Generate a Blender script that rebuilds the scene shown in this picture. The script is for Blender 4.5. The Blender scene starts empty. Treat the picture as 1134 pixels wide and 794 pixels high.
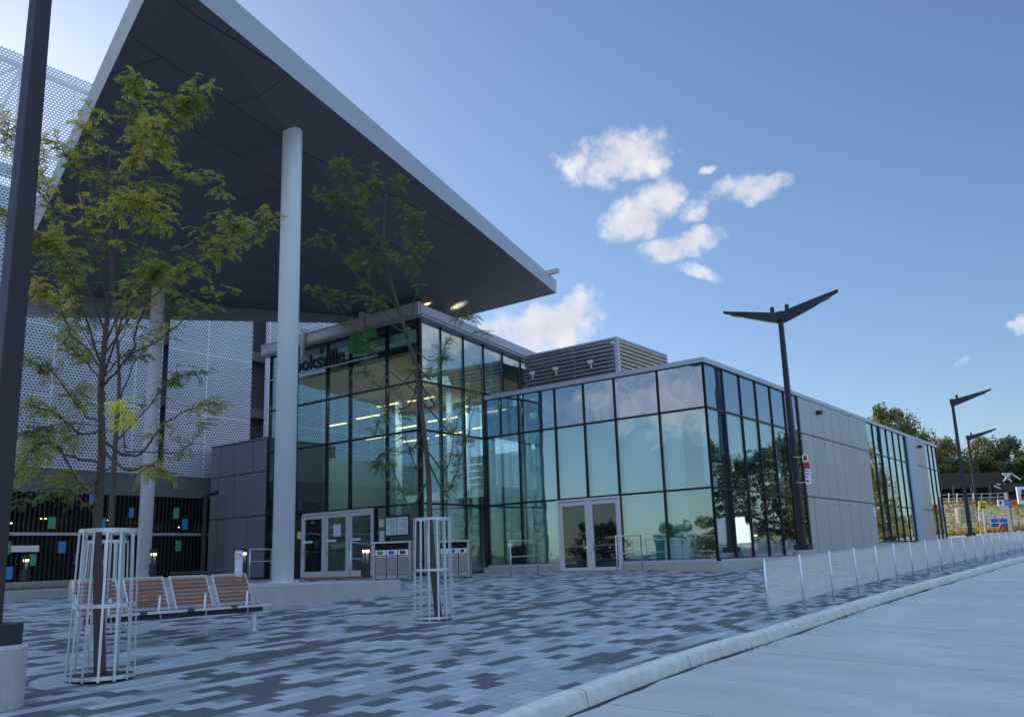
import bpy, bmesh, math, random
from mathutils import Vector, Matrix
R = math.radians
random.seed(7)
SC = bpy.context.scene
COL = SC.collection

# ------------------------------------------------------------------ camera
CX, CY, FPX = 567.0, 397.0, 1000.0
CZ = 1.84
_d = 223.2
UPC = Vector((-0.0335*FPX*FPX/_d, FPX*FPX/_d, -FPX)).normalized()
_f = Vector((0, 0, -1)) - UPC*UPC.dot(Vector((0, 0, -1))); FWC = _f.normalized()
RTC = FWC.cross(UPC)
EYE = Vector((0, 0, CZ))
def ray(x, y):
    c = Vector((x-CX, -(y-CY), -FPX)); v = Vector((c.dot(RTC), c.dot(FWC), c.dot(UPC)))
    return v/v.y
def at(x, y, Y): return EYE + ray(x, y)*Y
cam_d = bpy.data.cameras.new('camera'); cam = bpy.data.objects.new('camera', cam_d); COL.objects.link(cam)
rot = Matrix((RTC, FWC, UPC))          # camera axes -> world
cam.matrix_world = Matrix.Translation(EYE) @ rot.to_4x4()
cam_d.sensor_fit = 'HORIZONTAL'; cam_d.sensor_width = 36; cam_d.lens = FPX/1134*36
cam_d.clip_start = 0.05; cam_d.clip_end = 6000
SC.camera = cam

# ------------------------------------------------------------------ world, sun, exposure
SUN_AZ, SUN_EL = -33.0, 24.0
sd = Vector((math.sin(R(SUN_AZ))*math.cos(R(SUN_EL)), math.cos(R(SUN_AZ))*math.cos(R(SUN_EL)), math.sin(R(SUN_EL))))
W = bpy.data.worlds.new('World'); SC.world = W; W.use_nodes = True
nt = W.node_tree; nt.nodes.clear()
def N(t, kind, **kw):
    n = t.nodes.new(kind)
    for k, v in kw.items(): setattr(n, k, v)
    return n
def link(t, a, b): t.links.new(a, b)
def mth(t, op, a, b=None, c=None, clamp=False):
    n = t.nodes.new('ShaderNodeMath'); n.operation = op; n.use_clamp = clamp
    for i, v in enumerate((a, b, c)):
        if v is None: continue
        if isinstance(v, (int, float)): n.inputs[i].default_value = v
        else: t.links.new(v, n.inputs[i])
    return n.outputs[0]
def vm(t, op, a, b=None):
    n = t.nodes.new('ShaderNodeVectorMath'); n.operation = op
    for i, v in enumerate((a, b)):
        if v is None: continue
        if isinstance(v, (tuple, Vector)): n.inputs[i].default_value = tuple(v)
        else: t.links.new(v, n.inputs[i])
    return n.outputs[1] if op in ('DOT_PRODUCT', 'LENGTH') else n.outputs[0]
def mixc(t, fac, a, b, blend='MIX'):
    n = t.nodes.new('ShaderNodeMix'); n.data_type = 'RGBA'; n.blend_type = blend
    for i, v in ((0, fac), (6, a), (7, b)):
        if isinstance(v, (int, float)): n.inputs[i].default_value = v
        elif isinstance(v, tuple): n.inputs[i].default_value = (v+(1,))[:4]
        else: t.links.new(v, n.inputs[i])
    return n.outputs[2]
def smooth(t, v, a, b):
    n = t.nodes.new('ShaderNodeMapRange'); n.interpolation_type = 'SMOOTHSTEP'
    t.links.new(v, n.inputs[0]); n.inputs[1].default_value = a; n.inputs[2].default_value = b
    return n.outputs[0]
def noise(t, vec, scale, detail=4, rough=.55, dist=0):
    n = t.nodes.new('ShaderNodeTexNoise'); n.inputs['Scale'].default_value = scale
    n.inputs['Detail'].default_value = detail; n.inputs['Roughness'].default_value = rough
    n.inputs['Distortion'].default_value = dist
    if vec is not None: t.links.new(vec, n.inputs['Vector'])
    return n.outputs[0]

sky = N(nt, 'ShaderNodeTexSky', sky_type='NISHITA'); sky.sun_disc = False
sky.sun_elevation = R(SUN_EL); sky.sun_rotation = R(SUN_AZ)
sky.air_density = 1.0; sky.dust_density = 0.42; sky.ozone_density = 1.6
geo = N(nt, 'ShaderNodeTexCoord'); dirv = geo.outputs['Generated']
cl_list = [  # (px, py, half width px, half height px, tilt deg) measured on the photograph, turned into directions
 (681, 174, 74, 34, 3), (710, 235, 56, 29, 32), (770, 233, 19, 16, 20), (750, 274, 56, 16, 10), (772, 301, 30, 8, -18),
 (825, 210, 52, 17, 2), (786, 190, 13, 5, 20), (596, 364, 78, 30, 10), (540, 372, 50, 18, 0), (1135, 360, 14, 14, 0), (1064, 397, 16, 5, 0), (632, 352, 34, 18, 30)]
warp = N(nt, 'ShaderNodeTexNoise'); warp.inputs['Scale'].default_value = 22; warp.inputs['Detail'].default_value = 3
link(nt, dirv, warp.inputs['Vector'])
wv = vm(nt, 'SCALE', vm(nt, 'SUBTRACT', warp.outputs['Color'], (.5, .5, .5))); wv.node.inputs['Scale'].default_value = 0.03
wd = vm(nt, 'ADD', dirv, wv)
field = None; vert = None
dirs = []
for (px, py, a, b, tl) in cl_list:
    c = ray(px, py).normalized(); c2 = ray(px+1, py).normalized(); k = (c2-c).length
    a, b = (a, b) if a*k > .04 else (a*1.25, b*1.35); dirs.append((c, a*k, b*k, tl))
for (azd, eld, a, b) in [(-118, 9, .22, .05), (-98, 16, .2, .06), (-135, 20, .3, .09), (74, 17, .26, .085), (60, 17, .13, .035), (-110, 33, .25, .08), (100, 30, .2, .07), (170, 25, .3, .1), (-160, 40, .3, .12), (48, 30, .12, .04)]:
    dirs.append((Vector((math.sin(R(azd))*math.cos(R(eld)), math.cos(R(azd))*math.cos(R(eld)), math.sin(R(eld)))), a, b, 5))
for (c, a, b, tl) in dirs:
    h = c.cross(Vector((0, 0, 1))).normalized(); v = h.cross(c).normalized()
    h2 = h*math.cos(R(tl)) + v*math.sin(R(tl)); v2 = v*math.cos(R(tl)) - h*math.sin(R(tl))
    df = vm(nt, 'SUBTRACT', wd, tuple(c))
    p = mth(nt, 'POWER', mth(nt, 'MULTIPLY', vm(nt, 'DOT_PRODUCT', df, tuple(h2)), 1/a), 2)
    q0 = mth(nt, 'MULTIPLY', vm(nt, 'DOT_PRODUCT', df, tuple(v2)), 1/b)
    q = mth(nt, 'POWER', q0, 2)
    s = mth(nt, 'POWER', mth(nt, 'MULTIPLY', vm(nt, 'DOT_PRODUCT', df, tuple(c)), 2), 2)
    pk = 1.0 if a > .04 else .5
    r = mth(nt, 'SUBTRACT', pk, mth(nt, 'ADD', mth(nt, 'ADD', p, q), s))
    r = mth(nt, 'MAXIMUM', r, -1.5)
    field = r if field is None else mth(nt, 'MAXIMUM', field, r)
n1 = noise(nt, dirv, 26, 10, .6, .2)
n2 = noise(nt, dirv, 16, 5, .55)
n3 = noise(nt, dirv, 75, 8, .65)
fld = mth(nt, 'ADD', field, mth(nt, 'ADD', mth(nt, 'MULTIPLY', mth(nt, 'SUBTRACT', n1, .50), 3.2), mth(nt, 'MULTIPLY', mth(nt, 'SUBTRACT', n3, .50), 1.3)))
dens = smooth(nt, fld, -.25, 1.15)
shade = smooth(nt, mth(nt, 'ADD', mth(nt, 'MULTIPLY', field, .5), mth(nt, 'MULTIPLY', n2, 1.0)), .45, 1.15)
ccol = mixc(nt, shade, (6.9, 6.85, 6.95), (4.9, 5.05, 5.6))
# sky hue: a touch more blue than the raw model
skc = mixc(nt, 1.0, sky.outputs[0], (0.93, 0.98, 1.16), 'MULTIPLY')
gm = N(nt, 'ShaderNodeGamma'); link(nt, skc, gm.inputs[0]); gm.inputs[1].default_value = .92
skc = mixc(nt, 1.0, gm.outputs[0], (.80, .885, .92), 'MULTIPLY')
# unseen bluish cloud veil, added overhead and behind to brighten the plaza
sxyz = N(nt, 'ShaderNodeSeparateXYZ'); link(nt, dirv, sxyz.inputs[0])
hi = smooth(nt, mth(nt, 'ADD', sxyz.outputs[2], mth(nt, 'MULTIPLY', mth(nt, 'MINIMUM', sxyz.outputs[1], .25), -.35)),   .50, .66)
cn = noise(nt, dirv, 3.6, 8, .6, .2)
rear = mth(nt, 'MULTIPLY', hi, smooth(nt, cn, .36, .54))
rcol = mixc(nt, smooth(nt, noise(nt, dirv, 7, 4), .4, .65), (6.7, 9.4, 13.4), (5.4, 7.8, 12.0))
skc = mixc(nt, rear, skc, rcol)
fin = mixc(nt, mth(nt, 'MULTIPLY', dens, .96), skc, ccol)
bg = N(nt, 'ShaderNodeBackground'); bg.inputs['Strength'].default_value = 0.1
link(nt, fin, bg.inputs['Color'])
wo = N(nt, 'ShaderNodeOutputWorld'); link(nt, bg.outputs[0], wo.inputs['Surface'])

sl = bpy.data.lights.new('sun', 'SUN'); sl.energy = 4.6; sl.angle = R(.53); sl.color = (1, .93, .82)
so = bpy.data.objects.new('sun', sl); COL.objects.link(so)
so.rotation_mode = 'QUATERNION'; so.rotation_quaternion = sd.to_track_quat('Z', 'Y')
SC.view_settings.view_transform = 'Standard'; SC.view_settings.look = 'None'
SC.view_settings.gamma = 1; SC.view_settings.exposure = 0.5
SC.cycles.transparent_max_bounces = 24; SC.cycles.max_bounces = 10
try: SC.cycles.use_denoising = True
except Exception: pass

# ------------------------------------------------------------------ materials
def mat(name, col, rough=.6, metal=0., var=.12, scale=2.5, bump=0., bscale=40, emis=None, spec=.5, coat=0.):
    m = bpy.data.materials.new(name); m.use_nodes = True; t = m.node_tree
    b = t.nodes['Principled BSDF']; tc = N(t, 'ShaderNodeTexCoord')
    pos = N(t, 'ShaderNodeNewGeometry').outputs['Position']
    n = noise(t, pos, scale, 6, .6)
    k = mth(t, 'ADD', mth(t, 'MULTIPLY', n, 2*var), 1-var)
    cm = N(t, 'ShaderNodeCombineColor'); 
    for i in range(3): link(t, k, cm.inputs[i])
    link(t, mixc(t, 1., tuple(col), cm.outputs[0], 'MULTIPLY'), b.inputs['Base Color'])
    b.inputs['Metallic'].default_value = metal
    link(t, mth(t, 'ADD', mth(t, 'MULTIPLY', n, .2), rough-.1, clamp=True), b.inputs['Roughness'])
    b.inputs['Specular IOR Level'].default_value = spec
    b.inputs['Coat Weight'].default_value = coat
    if bump:
        bp = N(t, 'ShaderNodeBump'); bp.inputs['Strength'].default_value = bump; bp.inputs['Distance'].default_value = .01
        link(t, noise(t, pos, bscale, 5, .6), bp.inputs['Height']); link(t, bp.outputs[0], b.inputs['Normal'])
    if emis:
        b.inputs['Emission Color'].default_value = (*emis[0], 1); b.inputs['Emission Strength'].default_value = emis[1]
    return m
M = {}
M['white_metal'] = mat('white painted steel', (.74, .75, .80), .35, 0, .05, 1.2)
M['fascia'] = mat('silver composite fascia', (.50, .53, .60), .38, .25, .05, .8)
M['fascia_white'] = mat('white fascia rim', (.78, .79, .82), .4, 0, .04)
M['black_metal'] = mat('black powder coated steel', (.018, .020, .026), .42, 0, .2, 4)
M['pole_grey'] = mat('dark grey powder coated steel', (.035, .038, .050), .4, 0, .15, 3)
M['mullion'] = mat('black anodised mullion', (.012, .014, .018), .35, .3, .1)
M['door_frame'] = mat('silver anodised door frame', (.70, .71, .75), .35, .2, .05)
M['panel'] = mat('pewter metal cladding', (.50, .495, .49), .42, .35, .05, .6)
M['panel_dark'] = mat('slate metal cladding', (.22, .235, .26), .5, .2, .06, .6)
M['conc'] = mat('cast concrete', (.42, .41, .40), .85, 0, .22, 3, .5, 60)
M['conc_kerb'] = None
M['conc_dark'] = mat('weathered concrete', (.14, .14, .145), .9, 0, .2, 1.5, .3)
M['galv'] = mat('galvanised steel', (.62, .65, .69), .38, .75, .22, 14)
M['stainless'] = mat('brushed stainless steel', (.50, .51, .53), .28, .9, .12, 6)
M['dark'] = mat('dark interior', (.03, .032, .036), .8)
M['roof'] = mat('roof membrane', (.30, .31, .32), .8)
M['intfloor'] = mat('terrazzo floor', (.30, .31, .31), .4)
M['intwall'] = mat('pale green interior wall', (.30, .37, .38), .7)
M['intwall2'] = mat('grey interior wall', (.22, .26, .28), .7)
M['intwhite'] = mat('white interior column', (.75, .78, .78), .5)
M['woodceil'] = mat('timber slat ceiling', (.68, .40, .18), .6, 0, .25, 3)
M['green'] = mat('green panel', (.10, .36, .15), .5, 0, .06)
M['blue'] = mat('blue panel', (.06, .26, .52), .5, 0, .06)
M['purple'] = mat('purple panel', (.12, .05, .25), .5, 0, .06)
M['logo'] = mat('green sign face', (.05, .24, .06), .45, 0, .05)
M['signblack'] = mat('black sign letters', (.012, .012, .014), .4)
M['white'] = mat('white sign face', (.78, .78, .78), .5, 0, .03)
M['yellow'] = mat('yellow sign', (.80, .62, .03), .5, 0, .05)
M['orange'] = mat('yellow orange post', (.85, .42, .02), .5, 0, .05)
M['red'] = mat('red paint', (.36, .015, .02), .45, 0, .1)
M['redorange'] = mat('orange red sign', (.80, .12, .03), .5, 0, .04)
M['signblue'] = mat('blue sign', (.02, .10, .42), .5, 0, .05)
M['brown'] = mat('brown platform roof', (.055, .042, .036), .8, 0, .15, .6)
M['soil'] = mat('dark soil', (.035, .026, .02), .95, 0, .4, 20, .8)
M['bark'] = mat('bark', (.085, .065, .058), .9, 0, .35, 18, .9, 50)
M['barkfar'] = mat('far bark', (.06, .05, .04), .9)
M['rubber'] = mat('black rubber', (.015, .015, .015), .8)
M['paper'] = mat('white paper notice', (.62, .74, .78), .6, 0, .03)
M['lampglow'] = mat('lit lamp lens', (.9, .75, .5), .5, 0, 0, emis=((1, .66, .33), 3.5))
M['stripglow'] = mat('lit strip light', (.9, .8, .6), .5, 0, 0, emis=((1, .60, .28), 2.2))
M['tube'] = mat('clear lamp tube', (.35, .34, .33), .2, 0, .3, 30)
M['truckwhite'] = mat('white truck paint', (.8, .8, .8), .4, 0, .03)

def glass(name, tint, gcol, base, rough=0.0, slope=1.0, bumpk=.012):
    m = bpy.data.materials.new(name); m.use_nodes = True; t = m.node_tree; t.nodes.clear()
    pos = N(t, 'ShaderNodeNewGeometry').outputs['Position']
    bp = N(t, 'ShaderNodeBump'); bp.inputs['Strength'].default_value = bumpk; bp.inputs['Distance'].default_value = 1.
    link(t, noise(t, pos, .55, 2, .5), bp.inputs['Height'])
    lw = N(t, 'ShaderNodeLayerWeight'); lw.inputs[0].default_value = .5
    fac = mth(t, 'ADD', mth(t, 'MULTIPLY', mth(t, 'POWER', lw.outputs['Facing'], 4.0), slope), base, clamp=True)
    tr = N(t, 'ShaderNodeBsdfTransparent'); tr.inputs[0].default_value = (*tint, 1)
    gl = N(t, 'ShaderNodeBsdfGlossy'); gl.inputs[0].default_value = (*gcol, 1); gl.inputs['Roughness'].default_value = rough
    link(t, bp.outputs[0], gl.inputs['Normal'])
    mx = N(t, 'ShaderNodeMixShader'); link(t, fac, mx.inputs[0]); link(t, tr.outputs[0], mx.inputs[1]); link(t, gl.outputs[0], mx.inputs[2])
    o = N(t, 'ShaderNodeOutputMaterial'); link(t, mx.outputs[0], o.inputs[0])
    return m
M['glassA'] = glass('clear entrance glass', (.72, .88, .88), (.80, .95, .97), .06)
M['glassB'] = glass('teal curtain wall glass', (.76, .93, .94), (.88, .98, 1.0), .33)
M['glassA_side'] = glass('reflective side glass', (.74, .90, .91), (.88, .97, 1.0), .16)
M['glassdoor'] = glass('door glass', (.55, .65, .66), (.7, .8, .8), .12)
def spandrel():
    m = bpy.data.materials.new('blue spandrel glass'); m.use_nodes = True; t = m.node_tree; t.nodes.clear()
    pos = N(t, 'ShaderNodeNewGeometry').outputs['Position']
    bp = N(t, 'ShaderNodeBump'); bp.inputs['Strength'].default_value = .012; bp.inputs['Distance'].default_value = 1.
    link(t, noise(t, pos, .55, 2, .5), bp.inputs['Height'])
    d = N(t, 'ShaderNodeBsdfDiffuse'); d.inputs[0].default_value = (.035, .075, .12, 1)
    gl = N(t, 'ShaderNodeBsdfGlossy'); gl.inputs[0].default_value = (.72, .82, .95, 1); gl.inputs['Roughness'].default_value = 0.0
    link(t, bp.outputs[0], gl.inputs['Normal'])
    fr = N(t, 'ShaderNodeFresnel'); fr.inputs['IOR'].default_value = 1.5
    mx = N(t, 'ShaderNodeMixShader'); link(t, mth(t, 'ADD', fr.outputs[0], .42, clamp=True), mx.inputs[0])
    link(t, d.outputs[0], mx.inputs[1]); link(t, gl.outputs[0], mx.inputs[2])
    o = N(t, 'ShaderNodeOutputMaterial'); link(t, mx.outputs[0], o.inputs[0]); return m
M['spandrel'] = spandrel()
def blind():
    m = mat('white roller blind', (.70, .76, .74), .8, 0, .06, .7)
    return m
M['blind'] = blind()

AZU = 35.6; AZV = -51.5
U3 = Vector((math.sin(R(AZU)), math.cos(R(AZU)), 0)); V3 = Vector((math.sin(R(AZV)), math.cos(R(AZV)), 0))
NU = Vector((math.cos(R(AZU)), -math.sin(R(AZU)), 0))          # outward of facades running along U
NV = Vector((-math.cos(R(AZV)), math.sin(R(AZV)), 0))*1.0
if NV.y > 0: NV = -NV                                           # outward (to the camera) of facades along V

def perforated():
    m = bpy.data.materials.new('perforated aluminium mesh'); m.use_nodes = True; t = m.node_tree; t.nodes.clear()
    pos = N(t, 'ShaderNodeNewGeometry').outputs['Position']
    s = vm(t, 'DOT_PRODUCT', pos, tuple(U3)); sp = N(t, 'ShaderNodeSeparateXYZ'); link(t, pos, sp.inputs[0]); z = sp.outputs[2]
    PZ, PS = .125, .165
    row = mth(t, 'FLOOR', mth(t, 'DIVIDE', z, PZ)); fz = mth(t, 'FRACT', mth(t, 'DIVIDE', z, PZ))
    fs = mth(t, 'FRACT', mth(t, 'ADD', mth(t, 'DIVIDE', s, PS), mth(t, 'MULTIPLY', row, .5)))
    hx = mth(t, 'MULTIPLY', mth(t, 'GREATER_THAN', fs, .20), mth(t, 'LESS_THAN', fs, .82))
    hz = mth(t, 'MULTIPLY', mth(t, 'GREATER_THAN', fz, .30), mth(t, 'LESS_THAN', fz, .80))
    hole = mth(t, 'MULTIPLY', hx, hz)
    # panel joints
    js = mth(t, 'FRACT', mth(t, 'DIVIDE', s, 3.9)); jz = mth(t, 'FRACT', mth(t, 'DIVIDE', z, 3.12))
    joint = mth(t, 'MAXIMUM', mth(t, 'LESS_THAN', js, .014), mth(t, 'LESS_THAN', jz, .022))
    b = N(t, 'ShaderNodeBsdfPrincipled'); b.inputs['Metallic'].default_value = .25; b.inputs['Roughness'].default_value = .5
    n = noise(t, pos, .5, 3)
    link(t, mixc(t, joint, mixc(t, n, (.56, .60, .67), (.70, .74, .82)), (.8, .82, .85)), b.inputs['Base Color'])
    tr = N(t, 'ShaderNodeBsdfTransparent')
    mx = N(t, 'ShaderNodeMixShader'); link(t, mth(t, 'MULTIPLY', hole, mth(t, 'SUBTRACT', 1.0, joint)), mx.inputs[0]); link(t, b.outputs[0], mx.inputs[1]); link(t, tr.outputs[0], mx.inputs[2])
    o = N(t, 'ShaderNodeOutputMaterial'); link(t, mx.outputs[0], o.inputs[0]); return m
M['perf'] = perforated()
def barrier_mesh():
    m = bpy.data.materials.new('fine perforated barrier sheet'); m.use_nodes = True; t = m.node_tree; t.nodes.clear()
    pos = N(t, 'ShaderNodeNewGeometry').outputs['Position']
    b = N(t, 'ShaderNodeBsdfPrincipled'); b.inputs['Metallic'].default_value = .0; b.inputs['Roughness'].default_value = .5
    n = noise(t, pos, 2.5, 4); link(t, mixc(t, n, (.55, .54, .53), (.68, .665, .65)), b.inputs['Base Color'])
    # round holes on a 5 cm grid
    s = vm(t, 'DOT_PRODUCT', pos, tuple(U3)); sp = N(t, 'ShaderNodeSeparateXYZ'); link(t, pos, sp.inputs[0])
    row = mth(t, 'FLOOR', mth(t, 'DIVIDE', sp.outputs[2], .032))
    a = mth(t, 'SUBTRACT', mth(t, 'FRACT', mth(t, 'DIVIDE', sp.outputs[2], .032)), .5)
    c = mth(t, 'SUBTRACT', mth(t, 'FRACT', mth(t, 'ADD', mth(t, 'DIVIDE', s, .045), mth(t, 'MULTIPLY', row, .5))), .5)
    rr = mth(t, 'ADD', mth(t, 'POWER', a, 2), mth(t, 'POWER', c, 2))
    tr = N(t, 'ShaderNodeBsdfTransparent'); mx = N(t, 'ShaderNodeMixShader')
    link(t, mth(t, 'LESS_THAN', rr, .062), mx.inputs[0]); link(t, b.outputs[0], mx.inputs[1]); link(t, tr.outputs[0], mx.inputs[2])
    o = N(t, 'ShaderNodeOutputMaterial'); link(t, mx.outputs[0], o.inputs[0]); return m
M['barrier'] = barrier_mesh()

def soffit_mat():
    m = bpy.data.materials.new('charcoal soffit panels'); m.use_nodes = True; t = m.node_tree
    b = t.nodes['Principled BSDF']; pos = N(t, 'ShaderNodeNewGeometry').outputs['Position']
    a = R(24); s = vm(t, 'DOT_PRODUCT', pos, (math.sin(a), math.cos(a), 0)); c = vm(t, 'DOT_PRODUCT', pos, (math.cos(a), -math.sin(a), 0))
    cm = N(t, 'ShaderNodeCombineXYZ'); link(t, s, cm.inputs[0]); link(t, c, cm.inputs[1])
    br = N(t, 'ShaderNodeTexBrick'); link(t, cm.outputs[0], br.inputs['Vector']); br.inputs['Scale'].default_value = 1
    br.inputs['Brick Width'].default_value = 4.4; br.inputs['Row Height'].default_value = 1.75; br.inputs['Mortar Size'].default_value = .012
    br.inputs['Mortar Smooth'].default_value = 0
    br.inputs['Color1'].default_value = (.110, .115, .130, 1); br.inputs['Color2'].default_value = (.125, .130, .145, 1); br.inputs['Mortar'].default_value = (.008, .008, .01, 1)
    link(t, br.outputs[0], b.inputs['Base Color']); b.inputs['Roughness'].default_value = .55
    return m
M['soffit'] = soffit_mat()

def paver_mat():
    m = bpy.data.materials.new('mixed concrete pavers'); m.use_nodes = True; t = m.node_tree
    b = t.nodes['Principled BSDF']; pos = N(t, 'ShaderNodeNewGeometry').outputs['Position']
    a = R(32.5); PL, PW = .45, .205
    u = mth(t, 'DIVIDE', vm(t, 'DOT_PRODUCT', pos, (math.sin(a), math.cos(a), 0)), PL)
    v = mth(t, 'DIVIDE', vm(t, 'DOT_PRODUCT', pos, (math.cos(a), -math.sin(a), 0)), PW)
    row = mth(t, 'FLOOR', v); fv = mth(t, 'FRACT', v)
    off = mth(t, 'MULTIPLY', mth(t, 'FLOORED_MODULO', row, 2.0), .5)
    u2 = mth(t, 'ADD', u, off); cc = mth(t, 'FLOOR', u2); fu = mth(t, 'FRACT', u2)
    cm = N(t, 'ShaderNodeCombineXYZ'); link(t, cc, cm.inputs[0]); link(t, row, cm.inputs[1])
    wn = N(t, 'ShaderNodeTexWhiteNoise', noise_dimensions='2D'); link(t, cm.outputs[0], wn.inputs['Vector'])
    cm2 = N(t, 'ShaderNodeCombineXYZ'); link(t, mth(t, 'MULTIPLY', cc, .62), cm2.inputs[0]); link(t, mth(t, 'MULTIPLY', row, .22), cm2.inputs[1])
    cl = noise(t, cm2.outputs[0], 1.0, 1, .5)
    val = mth(t, 'ADD', mth(t, 'MULTIPLY', wn.outputs[0], .62), mth(t, 'MULTIPLY', cl, .85))
    cr = N(t, 'ShaderNodeValToRGB'); cr.color_ramp.interpolation = 'CONSTANT'
    e = cr.color_ramp.elements; e[0].position = 0; e[0].color = (.068, .077, .098, 1)
    e[1].position = .615; e[1].color = (.175, .18, .22, 1)
    for p, cl_ in ((.67, (.275, .30, .35, 1)), (.86, (.32, .345, .395, 1)), (.99, (.23, .245, .295, 1))):
        k = e.new(p); k.color = cl_
    link(t, val, cr.inputs[0])
    j = mth(t, 'MAXIMUM', mth(t, 'LESS_THAN', fv, .05), mth(t, 'LESS_THAN', fu, .024))
    dirt = noise(t, pos, 1.3, 6, .65); grain = noise(t, pos, 90, 3, .7)
    k = mth(t, 'ADD', mth(t, 'MULTIPLY', dirt, .42), mth(t, 'ADD', mth(t, 'MULTIPLY', grain, .22), .68))
    k = mth(t, 'MULTIPLY', k, mth(t, 'ADD', .92, mth(t, 'MULTIPLY', wn.outputs[0], .16)))
    kc = N(t, 'ShaderNodeCombineColor'); [link(t, k, kc.inputs[i]) for i in range(3)]
    base = mixc(t, 1., cr.outputs[0], kc.outputs[0], 'MULTIPLY')
    link(t, mixc(t, mth(t, 'MULTIPLY', j, .75), mixc(t, mth(t, 'MULTIPLY', smooth(t, noise(t, pos, 14, 2, .5), .72, .76), .45), base, (.09, .09, .09)), (.085, .078, .075)), b.inputs['Base Color'])
    b.inputs['Roughness'].default_value = .7
    bp = N(t, 'ShaderNodeBump'); bp.inputs['Strength'].default_value = .35; bp.inputs['Distance'].default_value = .01
    link(t, mth(t, 'SUBTRACT', mth(t, 'MULTIPLY', grain, .3), j), bp.inputs['Height']); link(t, bp.outputs[0], b.inputs['Normal'])
    return m
M['paver'] = paver_mat()

def road_mat():
    m = bpy.data.materials.new('brushed concrete road'); m.use_nodes = True; t = m.node_tree
    b = t.nodes['Principled BSDF']; pos = N(t, 'ShaderNodeNewGeometry').outputs['Position']
    a = R(34); u = vm(t, 'DOT_PRODUCT', pos, (math.sin(a), math.cos(a), 0)); v = vm(t, 'DOT_PRODUCT', pos, (math.cos(a), -math.sin(a), 0))
    cm = N(t, 'ShaderNodeCombineXYZ'); link(t, mth(t, 'MULTIPLY', u, 1.1), cm.inputs[0]); link(t, mth(t, 'MULTIPLY', v, .28), cm.inputs[1])
    st = noise(t, cm.outputs[0], 1.6, 6, .65, .5)
    cm2 = N(t, 'ShaderNodeCombineXYZ'); link(t, mth(t, 'MULTIPLY', u, 30), cm2.inputs[0]); link(t, mth(t, 'MULTIPLY', v, 1.5), cm2.inputs[1])
    fine = noise(t, cm2.outputs[0], 1.5, 3, .6)
    big = noise(t, pos, .35, 4, .6); grain = noise(t, pos, 120, 2, .7)
    k = mth(t, 'ADD', mth(t, 'MULTIPLY', st, .5), mth(t, 'ADD', mth(t, 'MULTIPLY', fine, .14), mth(t, 'MULTIPLY', big, .35)))
    col = mixc(t, smooth(t, k, .28, .74), (.31, .32, .335), (.46, .47, .48))
    col = mixc(t, smooth(t, grain, .62, .74), col, (.2, .2, .2))
    spot = noise(t, pos, 11, 2, .5); col = mixc(t, mth(t, 'MULTIPLY', smooth(t, spot, .74, .78), .6), col, (.10, .10, .10))
    ju = mth(t, 'LESS_THAN', mth(t, 'FRACT', mth(t, 'DIVIDE', u, 4.6)), .0035)
    link(t, mixc(t, ju, col, (.09, .085, .08)), b.inputs['Base Color']); b.inputs['Roughness'].default_value = .75
    bp = N(t, 'ShaderNodeBump'); bp.inputs['Strength'].default_value = .3; bp.inputs['Distance'].default_value = .006
    link(t, fine, bp.inputs['Height']); link(t, bp.outputs[0], b.inputs['Normal'])
    return m
M['road'] = road_mat()
def kerb_mat():
    m = mat('kerb concrete', (.53, .53, .525), .85, 0, .30, 5, .6, 60); t = m.node_tree; b = t.nodes['Principled BSDF']
    pos = N(t, 'ShaderNodeNewGeometry').outputs['Position']; a = R(33)
    u = mth(t, 'FRACT', mth(t, 'DIVIDE', vm(t, 'DOT_PRODUCT', pos, (math.sin(a), math.cos(a), 0)), 3.0))
    src = b.inputs['Base Color'].links[0].from_socket
    st = smooth(t, noise(t, pos, 9, 5, .7), .56, .70)
    c = mixc(t, mth(t, 'MULTIPLY', st, .45), src, (.22, .21, .20))
    link(t, mixc(t, mth(t, 'LESS_THAN', u, .005), c, (.06, .06, .06)), b.inputs['Base Color']); return m
M['conc_kerb'] = kerb_mat()
def ground_mat(name, c1, c2, sc):
    m = bpy.data.materials.new(name); m.use_nodes = True; t = m.node_tree
    b = t.nodes['Principled BSDF']; pos = N(t, 'ShaderNodeNewGeometry').outputs['Position']
    n = noise(t, pos, sc, 8, .7); n2_ = noise(t, pos, sc*.08, 4, .6)
    link(t, mixc(t, smooth(t, mth(t, 'ADD', mth(t, 'MULTIPLY', n, .6), mth(t, 'MULTIPLY', n2_, .4)), .38, .62), c1, c2), b.inputs['Base Color'])
    b.inputs['Roughness'].default_value = .95; return m
M['grass'] = ground_mat('rough grass', (.045, .06, .02), (.14, .13, .06), 2.0)
M['slope'] = ground_mat('planted slope', (.30, .24, .11), (.10, .13, .04), 1.4)
def wood_mat():
    m = bpy.data.materials.new('red brown hardwood'); m.use_nodes = True; t = m.node_tree
    b = t.nodes['Principled BSDF']; oc = N(t, 'ShaderNodeTexCoord').outputs['Object']
    mp = N(t, 'ShaderNodeMapping'); mp.inputs['Scale'].default_value = (2, 2, 40); link(t, oc, mp.inputs[0])
    n = noise(t, mp.outputs[0], 2.0, 5, .6)
    isl = N(t, 'ShaderNodeNewGeometry').outputs['Random Per Island']
    c = mixc(t, n, (.13, .045, .028), (.26, .10, .06)); k = mth(t, 'ADD', mth(t, 'MULTIPLY', isl, .45), .75)
    kc = N(t, 'ShaderNodeCombineColor'); [link(t, k, kc.inputs[i]) for i in range(3)]
    link(t, mixc(t, 1., c, kc.outputs[0], 'MULTIPLY'), b.inputs['Base Color']); b.inputs['Roughness'].default_value = .6
    return m
M['wood'] = wood_mat()
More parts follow.
